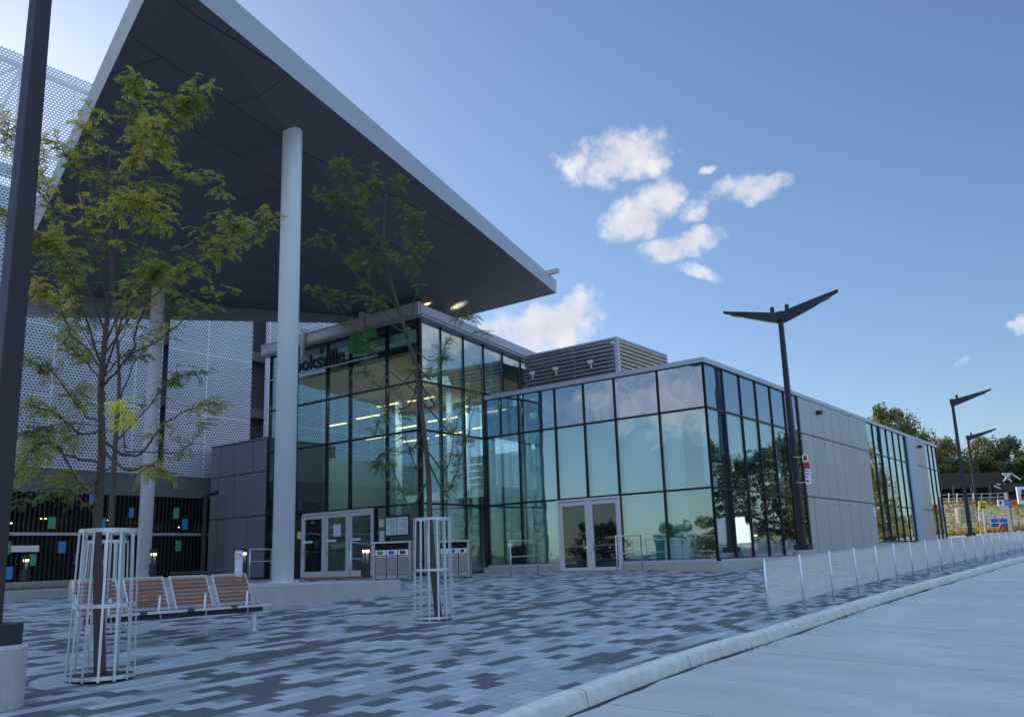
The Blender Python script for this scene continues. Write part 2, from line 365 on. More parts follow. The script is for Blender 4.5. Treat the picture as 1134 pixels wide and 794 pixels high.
def leaf_mat(name, cols, sc=1.0, trans=.45):
    m = bpy.data.materials.new(name); m.use_nodes = True; t = m.node_tree; t.nodes.clear()
    g = N(t, 'ShaderNodeNewGeometry'); oc = N(t, 'ShaderNodeTexCoord').outputs['Object']
    n = noise(t, oc, sc, 3, .6)
    v = mth(t, 'ADD', mth(t, 'MULTIPLY', mth(t, 'SUBTRACT', n, .5), 1.9), mth(t, 'ADD', mth(t, 'MULTIPLY', g.outputs['Random Per Island'], .55), .22))
    cr = N(t, 'ShaderNodeValToRGB'); e = cr.color_ramp.elements
    e[0].position = 0; e[0].color = (*cols[0], 1); e[1].position = 1; e[1].color = (*cols[-1], 1)
    for i, c in enumerate(cols[1:-1]): k = e.new((i+1)/(len(cols)-1)); k.color = (*c, 1)
    link(t, v, cr.inputs[0])
    d = N(t, 'ShaderNodeBsdfPrincipled'); link(t, cr.outputs[0], d.inputs['Base Color']); d.inputs['Roughness'].default_value = .55
    tr = N(t, 'ShaderNodeBsdfTranslucent'); link(t, mixc(t, 1., cr.outputs[0], (1.25, 1.2, .6), 'MULTIPLY'), tr.inputs[0])
    mx = N(t, 'ShaderNodeMixShader'); mx.inputs[0].default_value = trans
    link(t, d.outputs[0], mx.inputs[1]); link(t, tr.outputs[0], mx.inputs[2])
    o = N(t, 'ShaderNodeOutputMaterial'); link(t, mx.outputs[0], o.inputs[0]); return m
M['leaf'] = leaf_mat('locust leaflets', [(.07, .13, .035), (.17, .22, .055), (.30, .33, .085), (.47, .40, .11), (.34, .23, .10)], 1.3)
M['leaf_green'] = leaf_mat('greener locust leaflets', [(.06, .10, .05), (.11, .17, .065), (.18, .23, .08), (.30, .25, .10)], 1.6)
M['leaf_sunpaint'] = leaf_mat('sun painted leaflets', [(.72, .68, .05), (.85, .80, .08)], 1.5, .5)  # spot of sunlight painted into the leaf colour of one clump
M['leaffar'] = leaf_mat('woodland leaves', [(.03, .05, .018), (.055, .08, .025), (.10, .12, .035), (.18, .15, .045)], .25, .35)
M['leaffar_gold'] = leaf_mat('golden woodland leaves', [(.045, .07, .02), (.09, .12, .03), (.20, .18, .045), (.30, .19, .06)], .3, .35)

# ------------------------------------------------------------------ mesh tools
def rootloc(o):
    while o.parent: o = o.parent
    return o.location.copy()
def tag(o, label=None, cat=None, group=None, kind=None):
    if label: o['label'] = label
    if cat: o['category'] = cat
    if group: o['group'] = group
    if kind: o['kind'] = kind
    return o
def empty(name, loc=(0, 0, 0), label=None, cat=None, group=None, rz=0):
    o = bpy.data.objects.new(name, None); COL.objects.link(o); o.location = loc; o.rotation_euler.z = rz
    o.empty_display_size = .3
    return tag(o, label, cat, group)
class MB:
    def __init__(s): s.v = []; s.f = []
    def add(s, vs, fs):
        b = len(s.v); s.v += [Vector(p) for p in vs]; s.f += [tuple(i+b for i in f) for f in fs]; return s
    def hexa(s, p):   # 8 pts: bottom 4 ccw, top 4 ccw
        return s.add(p, [(3, 2, 1, 0), (4, 5, 6, 7), (0, 1, 5, 4), (1, 2, 6, 5), (2, 3, 7, 6), (3, 0, 4, 7)])
    def box(s, x0, x1, y0, y1, z0, z1):
        return s.hexa([(x0, y0, z0), (x1, y0, z0), (x1, y1, z0), (x0, y1, z0), (x0, y0, z1), (x1, y0, z1), (x1, y1, z1), (x0, y1, z1)])
    def obox(s, o, d, n, s0, s1, n0, n1, z0, z1, z0b=None, z1b=None):   # oriented box along d, across n; z may differ at s1
        z0b = z0 if z0b is None else z0b; z1b = z1 if z1b is None else z1b
        P = lambda a, b, z: (o.x+d.x*a+n.x*b, o.y+d.y*a+n.y*b, z)
        return s.hexa([P(s0, n0, z0), P(s1, n0, z0b), P(s1, n1, z0b), P(s0, n1, z0), P(s0, n0, z1), P(s1, n0, z1b), P(s1, n1, z1b), P(s0, n1, z1)])
    def beam(s, a, b, w, h, up=Vector((0, 0, 1)), w2=None, h2=None):
        a = Vector(a); b = Vector(b); d = (b-a).normalized(); r = d.cross(up)
        if r.length < 1e-4: r = d.cross(Vector((1, 0, 0)))
        r.normalize(); u = r.cross(d).normalized(); w2 = w if w2 is None else w2; h2 = h if h2 is None else h2
        q = lambda c, W_, H_: [c-r*W_/2-u*H_/2, c+r*W_/2-u*H_/2, c+r*W_/2+u*H_/2, c-r*W_/2+u*H_/2]
        p = q(a, w, h)+q(b, w2, h2)
        return s.hexa(p)
    def tube(s, pts, rad, n=8, cap=True):
        pts = [Vector(p) for p in pts]; rad = rad if isinstance(rad, (list, tuple)) else [rad]*len(pts)
        rings = []; ref = None
        for i, p in enumerate(pts):
            t = (pts[min(i+1, len(pts)-1)]-pts[max(i-1, 0)]).normalized()
            if ref is None: ref = t.orthogonal().normalized()
            ref = (ref-t*ref.dot(t)).normalized(); b2 = t.cross(ref)
            rings.append([p+(ref*math.cos(2*math.pi*k/n)+b2*math.sin(2*math.pi*k/n))*rad[i] for k in range(n)])
        vs = [v for r in rings for v in r]; fs = []
        for i in range(len(pts)-1):
            for k in range(n): fs.append((i*n+k, i*n+(k+1) % n, (i+1)*n+(k+1) % n, (i+1)*n+k))
        if cap: fs += [tuple(range(n))[::-1], tuple(range((len(pts)-1)*n, len(pts)*n))]
        return s.add(vs, fs)
    def lathe(s, c, prof, n=24):
        c = Vector(c); vs = []; fs = []
        for (r, z) in prof: vs += [(c.x+r*math.cos(2*math.pi*k/n), c.y+r*math.sin(2*math.pi*k/n), c.z+z) for k in range(n)]
        m_ = len(prof)
        for i in range(m_-1):
            for k in range(n): fs.append((i*n+k, i*n+(k+1) % n, (i+1)*n+(k+1) % n, (i+1)*n+k))
        fs += [tuple(range(n))[::-1], tuple(range((m_-1)*n, m_*n))]
        return s.add(vs, fs)
    def prism(s, poly, z0, z1):
        n = len(poly); vs = [(p[0], p[1], z0) for p in poly]+[(p[0], p[1], z1) for p in poly]
        return s.add(vs, [tuple(range(n))[::-1], tuple(range(n, 2*n))]+[(i, (i+1) % n, n+(i+1) % n, n+i) for i in range(n)])
    def build(s, name, m, parent=None, loc=None, smooth=False, bevel=0, fix=True):
        off = rootloc(parent) if parent else (Vector(loc) if loc is not None else Vector((0, 0, 0)))
        me = bpy.data.meshes.new(name); me.from_pydata([v-off for v in s.v], [], s.f)
        if fix:
            bm = bmesh.new(); bm.from_mesh(me); bmesh.ops.recalc_face_normals(bm, faces=bm.faces); bm.to_mesh(me); bm.free()
        me.materials.append(m if not isinstance(m, str) else M[m]); me.update()
        if smooth:
            for p in me.polygons: p.use_smooth = True
        o = bpy.data.objects.new(name, me); COL.objects.link(o)
        if parent: o.parent = parent
        elif loc is not None: o.location = loc
        if bevel:
            md = o.modifiers.new('bevel', 'BEVEL'); md.width = bevel; md.segments = 2; md.limit_method = 'ANGLE'
        return o
def copy_tree(o, parent=None):
    c = o.copy(); COL.objects.link(c); c.parent = parent
    for ch in list(o.children): copy_tree(ch, c)
    return c

# ------------------------------------------------------------------ terrain height
def softmin(a, b, k=.12):
    h = max(0, min(1, .5+.5*(b-a)/k)); return b*(1-h)+a*h-k*h*(1-h)
def G(x, y):
    raw = -.0295*x+.0445*y + max(0, y-50)*.03
    cap = 1.37+.045*max(0, min(x, 60)-8)
    r = softmin(raw, cap)
    return -softmin(-r, 1.2)
def gpt(px, py, off=0):
    r = ray(px, py); lo, hi = 1., 200.
    t = lo
    while t < hi:
        p = EYE+r*t
        if p.z <= G(p.x, p.y)+off: break
        t += .05
    return EYE+r*t

# kerb line (plaza edge), Catmull-Rom
KP = [(-15.6, -20), (-10.3, -10), (-5.1, 0), (-2.5, 4.9), (-.17, 9.22), (.55, 10.48), (1.5, 12.05), (2.7, 13.9), (3.85, 15.5), (5.35, 17.75), (9.6, 24.0), (16.6, 33.8), (23.9, 43.9), (46.9, 75), (68, 104)]
def cr(p0, p1, p2, p3, t):
    return tuple(.5*((2*b)+(-a+c)*t+(2*a-5*b+4*c-d)*t*t+(-a+3*b-3*c+d)*t**3) for a, b, c, d in zip(p0, p1, p2, p3))
KL = []
for i in range(1, len(KP)-2):
    n = max(3, int(math.dist(KP[i], KP[i+1])/.8))
    for k in range(n): KL.append(Vector((*cr(KP[i-1], KP[i], KP[i+1], KP[i+2], k/n), 0)))
def knorm(i):
    a = KL[max(i-1, 0)]; b = KL[min(i+1, len(KL)-1)]; t = (b-a).normalized(); return Vector((t.y, -t.x, 0))

# ------------------------------------------------------------------ setting: ground, plaza, kerb, road
def grid_sheet(name, rows, m, smooth=True):
    mb = MB(); n = len(rows[0]); mb.v = [Vector(p) for r in rows for p in r]
    for i in range(len(rows)-1):
        for k in range(n-1): mb.f.append((i*n+k, i*n+k+1, (i+1)*n+k+1, (i+1)*n+k))
    o = mb.build(name, m, smooth=smooth, fix=False)
    me = o.data
    if me.polygons[0].normal.z < 0: me.flip_normals()
    return tag(o, kind='structure')
xs = sorted(set([-3000, -1500, -700, -350, -200, -130, 130, 200, 350, 700, 1500, 3000]+[v*4 for v in range(-25, 26)]))
ys = sorted(set([-3000, -1500, -700, -350, -200, -130, -100, 160, 220, 350, 700, 1500, 3000]+[v*4 for v in range(-20, 36)]))
grid_sheet('ground', [[(x, y, G(x, y)-.24) for x in xs] for y in ys], 'grass')
offs = [0, .3, .8, 1.5, 2.5, 4, 5.5, 7, 9, 11, 13, 15, 18, 21, 25, 30, 36, 44, 55]
grid_sheet('plaza', [[(p.x-knorm(i).x*o_, p.y-knorm(i).y*o_, G(p.x-knorm(i).x*o_, p.y-knorm(i).y*o_)) for o_ in offs] for i, p in enumerate(KL)], 'paver')
prof = [(0, .004), (.012, .012), (.13, .012), (.165, .004), (.19, -.02), (.205, -.05), (.235, -.19)]
grid_sheet('kerb', [[(p.x+knorm(i).x*a, p.y+knorm(i).y*a, G(p.x, p.y)+z) for a, z in prof] for i, p in enumerate(KL)], 'conc_kerb')
ro = [.225, .8, 1.6, 3, 5, 7.5, 10.5]
grid_sheet('road', [[(p.x+knorm(i).x*a, p.y+knorm(i).y*a, G(p.x+knorm(i).x*a, p.y+knorm(i).y*a)-.165) for a in ro] for i, p in enumerate(KL)], 'road')
# dirt and leaf litter in the gutter: thin dark seam along the kerb foot
rg = random.Random(3)
grid_sheet('gutter_dirt', [[(p.x+knorm(i).x*a, p.y+knorm(i).y*a, G(p.x+knorm(i).x*a, p.y+knorm(i).y*a)-.161) for a in (.225, .25+.09*rg.random()**3)] for i, p in enumerate(KL)], 'soil')
lit = MB(); lg = random.Random(8)
for (cx_, cy_, nn_, sp_) in ((929, 690, 90, .5), (971, 675, 60, .35), (1010, 655, 40, .5), (820, 731, 50, .6), (760, 752, 30, .6)):
    r0_ = ray(cx_, cy_); tt = (CZ-(G(6, 18)-.16))/-r0_.z if r0_.z < 0 else 20
    c_ = min(KL, key=lambda p: abs((p.x/p.y if p.y > 4 else 9)-r0_.x)); i_ = KL.index(c_); nk = knorm(i_)
    for k in range(nn_):
        q = c_+nk*(.25+abs(lg.gauss(0, .07)))+Vector((-nk.y, nk.x, 0))*lg.gauss(0, sp_); z = G(q.x, q.y)-.155+lg.random()*.012; a = lg.random()*6.28; l_ = lg.uniform(.012, .035)
        lit.add([(q.x+math.cos(a)*l_, q.y+math.sin(a)*l_, z), (q.x-math.sin(a)*l_*.5, q.y+math.cos(a)*l_*.5, z+.012), (q.x-math.cos(a)*l_, q.y-math.sin(a)*l_, z), (q.x+math.sin(a)*l_*.5, q.y-math.cos(a)*l_*.5, z+.004)], [(0, 1, 2, 3)])
tag(lit.build('leaf_litter', mat('dead leaves', (.16, .09, .05), .9, 0, .4, 30), fix=False), 'brown leaf litter gathered in the gutter along the kerb', 'leaf litter', kind='stuff')
# dark paver strip under the canopy edge
bs = [gpt(220, 722), gpt(540, 682), gpt(700, 653), gpt(797, 637), gpt(845, 627)]
def strip_between(pts, w, m, name, step=.5):
    rows = []
    for i in range(len(pts)-1):
        a, b = pts[i], pts[i+1]; n = max(1, int((b-a).length/step))
        for k in range(n+(i == len(pts)-2)):
            p = a.lerp(b, k/n); t = (b-a); t.z = 0; t.normalize(); nn = Vector((t.y, -t.x, 0))
            rows.append([(p+nn*s_).to_tuple()[:2] for s_ in (-w/2, w/2)])
    return grid_sheet(name, [[(x, y, G(x, y)+.004) for x, y in r] for r in rows], m)
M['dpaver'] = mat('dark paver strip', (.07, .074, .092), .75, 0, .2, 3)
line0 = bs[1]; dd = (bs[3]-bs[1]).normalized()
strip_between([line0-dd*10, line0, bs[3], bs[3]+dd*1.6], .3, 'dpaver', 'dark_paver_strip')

# ------------------------------------------------------------------ entrance hall (tall glass box)
C1 = Vector((6.88, 32, 0)); A0 = Vector((-3.71, 35.31, 0))
hall = empty('glass_entrance_hall', (A0.x, A0.y, 1.4), 'tall glass entrance hall under the big canopy with black mullions and a timber ceiling', 'building')
low = empty('glass_station_building', (C1.x, C1.y, 1.2), 'long low station building with teal glass front, grey metal panels and double doors', 'building')
ZR = [1.42, 4.11, 6.98, 8.94, 11.5]
sA = [0, 1.9, 4.15, 5.65, 7.82, 9.71]
def pane(o, d, n, s0, s1, z0, z1, m, parent, z1b=None, name='glass_panel', t=.03):
    return MB().obox(o, d, n, s0+.03, s1-.03, -t, 0, z0+.03, z1-.03, None, None if z1b is None else z1b-.03).build(name, m, parent)
for i in range(5):
    for j in range(4):
        z0, z1 = ZR[j], ZR[j+1]
        if j == 0 and i in (1, 2, 3):
            if i == 1: pane(A0, V3, NV, sA[1], 2.62, z0, z1, 'glassA', hall)
            if i == 3: pane(A0, V3, NV, 7.18, sA[4], z0, z1, 'glassA', hall)
            continue
        pane(A0, V3, NV, sA[i], sA[i+1], z0, z1, 'glassA', hall)
mu = MB()
for s_ in sA: 
    mu.obox(A0, V3, NV, s_-.027, s_+.027, -.13, .05, 1.42 if s_ in (0, 1.9, 9.71, 7.82) else 4.11, 11.5)
for s_ in (2.62, 7.18): mu.obox(A0, V3, NV, s_-.04, s_+.04, -.16, .045, 1.42, 4.05)
for z in ZR: mu.obox(A0, V3, NV, 0, 9.71, -.12, .04, z-.035, z+.035) if z > 2 else (mu.obox(A0, V3, NV, 0, 2.6, -.12, .04, z-.05, z+.03), mu.obox(A0, V3, NV, 7.2, 9.71, -.12, .04, z-.05, z+.03))
# right return of the hall
HR = 9.5                                   # length of the return
def topA(s_): return 11.5-(.085*s_)
sR = [0, 1.31, 2.79, 4.19, 5.6, 7.0, 8.4, HR]
for i in range(len(sR)-1):
    for j in range(4):
        if i >= 3 and j < 3 : continue
        z0, z1 = ZR[j], ZR[j+1]
        if j == 3:
            pane(A0, U3, NU, sR[i], sR[i+1], z0, topA(sR[i]), 'glassB', hall, topA(sR[i+1]))
        else: pane(A0, U3, NU, sR[i], sR[i+1], z0, z1, 'glassA_side', hall)
for s_ in sR: mu.obox(A0, U3, NU, s_-.027, s_+.027, -.13, .045, 1.42 if s_ < 4.3 else 8.8, topA(s_))
for z in ZR[1:4]: mu.obox(A0, U3, NU, 0, 4.15 if z < 8 else HR, -.12, .035, z-.035, z+.035)
mu.obox(A0, U3, NU, 0, 4.15, -.12, .035, 1.36, 1.45)
mu.build('mullion_grid', 'mullion', hall)
# roof fascia: steel channel, with soffit lip
ra = MB(); ra.obox(A0, V3, NV, -.02, 9.95, -.3, .42, 11.52, 11.62); ra.obox(A0, V3, NV, -.37, 9.95, .30, .42, 11.525, 12.0); ra.obox(A0, V3, NV, -.40, 9.95, .26, .46, 12.0, 12.05)
ra.build('roof_fascia', M['panel'], hall, bevel=.01)
rb = MB(); rb.obox(A0, U3, NU, -.2, HR, -.3, .30, topA(0)+.03, topA(0)+.12, topA(HR)+.03, topA(HR)+.12)
rb.obox(A0, U3, NU, -.29, HR, .22, .36, topA(0)+.12, 12.0, topA(HR)+.12, 12.0-.085*HR)
rb.build('roof_fascia', M['fascia'], hall, bevel=.01)
rf = MB(); P = lambda a, b: A0+V3*a+U3*b
def quadslab(mb, pts, zs, th): mb.hexa([(p.x, p.y, z-th) for p, z in zip(pts, zs)]+[(p.x, p.y, z) for p, z in zip(pts, zs)])
quadslab(rf, [P(.02, .02), P(9.7, .02), P(9.7, 12), P(.02, 12)], [11.9, 11.9, 10.9, 10.9], .2); rf.build('roof', 'roof', hall)
# interior
f_ = MB(); quadslab(f_, [P(.1, .1), P(9.6, .1), P(9.6, 12), P(.1, 12)], [1.40]*4, .3); f_.build('floor', 'intfloor', hall)
wl = MB(); wl.obox(P(0, 10.5), V3, NV, 0, 9.6, -.1, .1, 1.42, 7.2); wl.build('back_wall', 'intwall', hall)
wl = MB()
wl.obox(P(9.55, 0), U3, NU, 3.2, 12, -.1, .1, 1.42, 7.0); wl.build('inner_wall', 'intwall2', hall)
cg = MB(); quadslab(cg, [P(.5, 1.0), P(9.4, 1.0), P(9.4, 9.8), P(.5, 9.8)], [10.55, 10.55, 9.9, 9.9], .15); cg.build('timber_ceiling', 'woodceil', hall)
cg = MB(); quadslab(cg, [P(.5, .35), P(9.4, .35), P(9.4, .98), P(.5, .98)], [11.2]*4, .35); cg.build('bulkhead', 'intwhite', hall)
mz = MB(); quadslab(mz, [P(.3, 5.5), P(6.5, 5.5), P(6.5, 10.3), P(.3, 10.3)], [5.0]*4, .35)
mz.build('mezzanine', 'intwhite', hall)
rl = MB()
for z in (5.2, 5.5, 5.8, 6.1): rl.tube([P(.3, 5.5)+Vector((0, 0, z)), P(6.5, 5.5)+Vector((0, 0, z))], .02, 6)
for k in range(7): rl.tube([P(.3+k*1.03, 5.5)+Vector((0, 0, 5)), P(.3+k*1.03, 5.5)+Vector((0, 0, 6.1))], .025, 6)
rl.build('inner_railing', 'stainless', hall)
st = MB()
for k in range(18):
    st.obox(P(6.6, 5.8), V3*-1, NV, k*-.0+0, 1.4, -.15-k*.27-.3+.3, -.15-k*.27+.3, 1.5+k*.19, 1.56+k*.19)
st.build('staircase', 'intwhite', hall)
for (a, b) in ((.45, .5), (3.0, 5.3), (6.4, 5.3), (9.2, .6), (.45, 5.2), (4.9, 8.8)):
    p = P(a, b); MB().tube([p+Vector((0, 0, 1.42)), p+Vector((0, 0, 10.6))], .16, 12).build('inner_column', 'intwhite', hall, smooth=True)
sp_ = MB(); sp_.obox(P(2.2, 3.4), V3, NV, 0, 2.6, -.5, .5, 1.42, 3.6); sp_.obox(P(6, 6), V3, NV, 0, 1.7, -.4, .4, 1.42, 3.7); sp_.obox(P(.9, 7), V3, NV, 0, 2.0, -.4, .4, 1.42, 3.9)
sp_.build('ticket_counter', 'intwall2', hall)
for (a, b, L_, z) in ((.7, 1.6, 1.5, 8.55), (2.7, 1.5, 1.3, 8.55), (4.6, 2.2, 1.5, 8.35), (6.6, 2.0, 1.3, 8.2), (1.6, 4.2, 1.8, 8.1), (4.2, 4.6, 1.6, 8.1), (6.8, 5.0, 1.6, 7.9), (.8, 7, 2.2, 8.0), (3.8, 7.4, 2.0, 8.0), (6.6, 7.7, 1.8, 8.0)):
    MB().obox(P(a, b), V3, NV, 0, L_, -.035, .035, z, z+.05).build('strip_light', 'stripglow', hall)
for (a, b) in ((2.6, 3.2), (6.6, 3.2), (4.8, 7.2)):  # unseen area lamps added to brighten the hall interior
    ld = bpy.data.lights.new('hall_fill_light', 'AREA'); ld.energy = 70; ld.size = 2.2; ld.color = (.88, .95, 1)
    lo_ = bpy.data.objects.new('hall_fill_light', ld); COL.objects.link(lo_); p_ = P(a, b); lo_.location = (p_.x, p_.y, 9.7)
# entrance doors
dA = [2.62, 4.14, 5.66, 7.18]
def door_leaf(o, d, n, s0, s1, z0, z1, parent, handle=1, swing=0):
    fr = MB(); w = .13
    fr.obox(o, d, n, s0+.01, s0+w, -.04, .05, z0, z1); fr.obox(o, d, n, s1-w, s1-.01, -.04, .05, z0, z1)
    fr.obox(o, d, n, s0+w, s1-w, -.04, .05, z0, z0+.22); fr.obox(o, d, n, s0+w, s1-w, -.04, .05, z1-.15, z1)
    f = fr.build('door', 'door_frame', parent, bevel=.006)
    MB().obox(o, d, n, s0+w, s1-w, -.01, .01, z0+.22, z1-.15).build('door_glass', 'glassdoor', f)
    hb = MB(); x = s0+w+.0 if handle < 0 else s1-w
    xx = x+(.06 if handle < 0 else -.06)
    p = lambda s_, nn, z: o+d*s_+n*nn+Vector((0, 0, z))
    hb.tube([p(xx, .05, z0+.85), p(xx, .13, z0+.85), p(xx, .13, z0+1.2), p(xx, .05, z0+1.2)], .017, 8)
    hb.build('handle', 'stainless', f, smooth=True)
    MB().obox(o, d, n, s0+w, s1-w, -.03, -.005, z0+1.0, z0+1.06).build('push_bar', 'stainless', f)
    return f
df = MB(); df.obox(A0, V3, NV, 2.66, 7.14, -.08, .07, 4.0, 4.09)
for s_ in dA: df.obox(A0, V3, NV, s_-.04+(.04 if s_ == 2.62 else 0)-(.04 if s_ == 7.18 else 0), s_+.04+(.04 if s_ == 2.62 else 0)-(.04 if s_ == 7.18 else 0), -.08, .07, 1.40, 4.0)
df.build('door_frame', 'door_frame', hall)
for i in range(3):
    leaf = door_leaf(A0, V3, NV, dA[i]+.05, dA[i+1]-.05, 1.42, 3.98, hall, 1)
    # white decal bar on the leaf
    MB().obox(A0, V3, NV, dA[i+1]-.75, dA[i+1]-.12, .052, .058, 2.83, 2.93).build('door_decal', 'paper', leaf)
dl = MB().obox(A0, V3, NV, 4.65, 5.12, .022, .027, 3.05, 3.55).build('door_notice', M['paper'], hall)
dl = MB().obox(A0, V3, NV, 4.70, 5.07, .022, .027, 3.60, 3.80).build('door_notice', M['logo'], hall)
# side block at the left of the hall
blk = empty('clad_side_block', tuple(A0+V3*12+Vector((0, 0, 1.4))), 'dark grey metal clad block left of the tall glass hall', 'building')
b_ = MB()
zz = [1.45, 4.2, 6.2, 7.7]; cols_ = {0: [9.82, 11.2, 13.6, 14.28], 1: [9.82, 12.3, 13.6, 14.28], 2: [9.82, 10.9, 12.4, 13.5, 14.28]}
for j in range(3):
    for a, c in zip(cols_[j], cols_[j][1:]): b_.obox(A0, V3, NV, a+.022, c-.022, -.06, .02, zz[j]+.022, zz[j+1]-.022)
b_.obox(A0+V3*14.28, U3, NU, .07, 4, -.05, .03, 1.45, 7.68)
b_.build('wall', 'panel_dark', blk)
b_ = MB(); b_.obox(A0, V3, NV, 9.8, 14.25, -4, -.065, 1.3, 7.6); b_.build('core', 'dark', blk)
b_ = MB(); b_.obox(A0, V3, NV, 9.8, 14.34, -4, .06, 7.7, 7.76); b_.build('roof', 'panel_dark', blk)

# ------------------------------------------------------------------ low building
ZB = [1.65, 4.11, 6.97, 8.6]
sB = [0, 1.9, 3.81, 5.25, 6.66, 8.54, 10.33]
for i in range(6):
    for j in range(3):
        if j == 0 and i in (2, 3): continue
        pane(C1, V3, NV, sB[i], sB[i+1], ZB[j], ZB[j+1], 'spandrel' if j == 2 else 'glassB', low)
ml = MB()
for s_ in sB: ml.obox(C1, V3, NV, s_-.032+(.02 if s_ == 0 else 0), s_+.032, -.13 if s_ else -.05, .05, (1.65 if s_ not in (5.25,) else 4.11), 8.6)
for z in ZB[1:]: ml.obox(C1, V3, NV, 0, 10.33, -.12, .04, z-.035, z+.035)
ml.obox(C1, V3, NV, 0, 3.8, -.12, .04, 1.6, 1.68); ml.obox(C1, V3, NV, 6.68, 10.33, -.12, .04, 1.6, 1.68)
sC = [0, 1.66, 3.32, 4.98, 6.64, 8.3, 9.96]
for i in range(6):
    for j in range(3): pane(C1, U3, NU, sC[i], sC[i+1], ZB[j], ZB[j+1], 'spandrel' if j == 2 else 'glassB', low)
for s_ in sC: ml.obox(C1, U3, NU, s_-.032+(.02 if s_ == 0 else 0), s_+.032, -.13 if s_ else -.05, .05, 1.65, 8.6)
for z in ZB[1:]: ml.obox(C1, U3, NU, 0.05, 9.96, -.12, .045, z-.035, z+.035)
ml.obox(C1, U3, NU, 0.05, 9.96, -.12, .045, 1.6, 1.68)
ml.build('mullion_grid', 'mullion', low)
# far glazing bays
sD = [21.0, 22.5, 24, 25.5, 27, 28.5, 30.0]; sE = [35.3, 36.5, 37.8, 39]
for S in (sD, sE):
    ml = MB()
    for i in range(len(S)-1):
        for j, (z0, z1) in enumerate(((2.15, 4.15), (4.15, 6.95), (6.95, 8.6))): pane(C1, U3, NU, S[i], S[i+1], z0, z1, 'glassB', low)
    for s_ in S: ml.obox(C1, U3, NU, s_-.04, s_+.04, -.15, .05, 2.15, 8.6)
    for z in (2.18, 4.15, 6.95): ml.obox(C1, U3, NU, S[0], S[-1], -.12, .04, z-.03, z+.03)
    ml.build('mullion_grid', 'mullion', low)
def panels(joints, zs):
    for j in range(3):
        JJ = []
        for a, c in zip(joints[j], joints[j][1:]): JJ += [a]+([(a+c)/2] if c-a > 2 else [])
        JJ.append(joints[j][-1])
        for a, c in zip(JJ, JJ[1:]):
            MB().obox(C1, U3, NU, a+.03, c-.03, -.03, .09, zs[j]+.025, zs[j+1]-.025).build('cladding_panel', 'panel', low, bevel=.006)
MB().obox(C1, U3, NU, 10.0, 20.97, -.12, -.035, 1.2, 8.58).build('panel_backing', 'mullion', low); MB().obox(C1, U3, NU, 32.28, 35.27, -.12, -.035, 1.6, 8.58).build('panel_backing', 'mullion', low)
panels([[10.02, 10.75, 14.5, 17.9, 20.95], [10.02, 11.6, 13.2, 16.0, 20.95], [10.02, 11.6, 13.3, 16.05, 19.35, 20.95]], [1.2, 4.15, 6.95, 8.6])
panels([[32.3, 33.9, 35.25], [32.3, 35.25], [32.3, 33.8, 35.25]], [1.6, 4.15, 6.95, 8.6])
MB().obox(C1, U3, NU, 30.05, 32.25, -.03, .14, 2.0, 8.6).build('blue_fin', mat('pale blue metal', (.42, .50, .62), .4, .2, .04), low)
MB().obox(C1, U3, NU, 10.0, 39, -.35, -.05, 1.0, 8.55).build('wall_core', 'dark', low)if False else None
# parapet cap
pc = MB(); pc.obox(C1, V3, NV, -.08, 10.33, -.35, .08, 8.6, 8.78); pc.obox(C1, U3, NU, .36, 39.05, -.35, .0, 8.603, 8.778)
pc.build('roof_fascia', 'fascia', low); MB().obox(C1, U3, NU, -.1, 39.05, .003, .10, 8.603, 8.783).build('roof_fascia', 'fascia', low)
Q = lambda a, b: C1+V3*a+U3*b
rfb = MB(); quadslab(rfb, [Q(.1, .1), Q(10.2, .1), Q(10.2, 39), Q(.1, 39)], [8.7]*4, .15); rfb.build('roof', 'roof', low)
cb = MB(); quadslab(cb, [Q(.12, .12), Q(10.2, .12), Q(10.2, 38.9), Q(.12, 38.9)], [7.1]*4, .12); cb.build('ceiling', 'intwhite', low)
fb = MB(); quadslab(fb, [Q(.12, .12), Q(10.2, .12), Q(10.2, 38.9), Q(.12, 38.9)], [1.62]*4, .4); fb.build('floor', 'intfloor', low)
bw = MB(); bw.obox(Q(0, 12), V3, NV, .2, 10.2, -.1, .1, 1.62, 6.98); bw.obox(Q(7.5, 12.2), U3, NU, 0, 26.7, -.1, .1, 1.62, 6.98); bw.obox(Q(0, 38.9), V3, NV, .1, 10.2, -.1, .1, 1.62, 8.5)
bw.obox(C1, U3, NU, 10.05, 20.95, -.4, -.2, 1.62, 6.95); bw.obox(C1, U3, NU, 30.1, 35.2, -.4, -.2, 1.62, 6.95)
bw.build('inner_wall', 'intwall', low)
bw = MB(); bw.obox(A0, U3, NU, 9.6, 39, .2, .3, 1.62, 6.98); bw.obox(A0, U3, NU, 4.4, 12, .05, .15, 8.5, 8.78) ; bw.build('inner_wall', 'intwall2', low)
# roller blinds
for i, (a, c) in enumerate(zip(sB, sB[1:])):
    if i == 5: continue
    a2 = a+.07 if i else 1.15
    c2 = c-.07
    if i == 4: c2 = 7.75
    MB().obox(C1, V3, NV, a2, c2, -.28, -.27, (1.7 if i not in (2, 3) else 4.15), 6.9).build('roller_blind', 'blind', low)
MB().obox(C1, V3, NV, 7.9, 8.4, -.9, -.85, 1.7, 6.9).build('roller_blind', 'blind', low)
MB().obox(C1, V3, NV, 9.0, 9.5, -1.4, -1.35, 1.7, 6.9).build('roller_blind', 'blind', low)
for a, c, z in ((.1, .75, 4.3), (1.75, 2.3, 5.4), (3.4, 4.9, 5.3), (5.05, 5.8, 5.6), (7.0, 8.25, 4.3), (8.6, 9.2, 5.0)):
    MB().obox(C1, U3, NU, a, c, -.30, -.29, z, 6.9).build('roller_blind', 'blind', low)
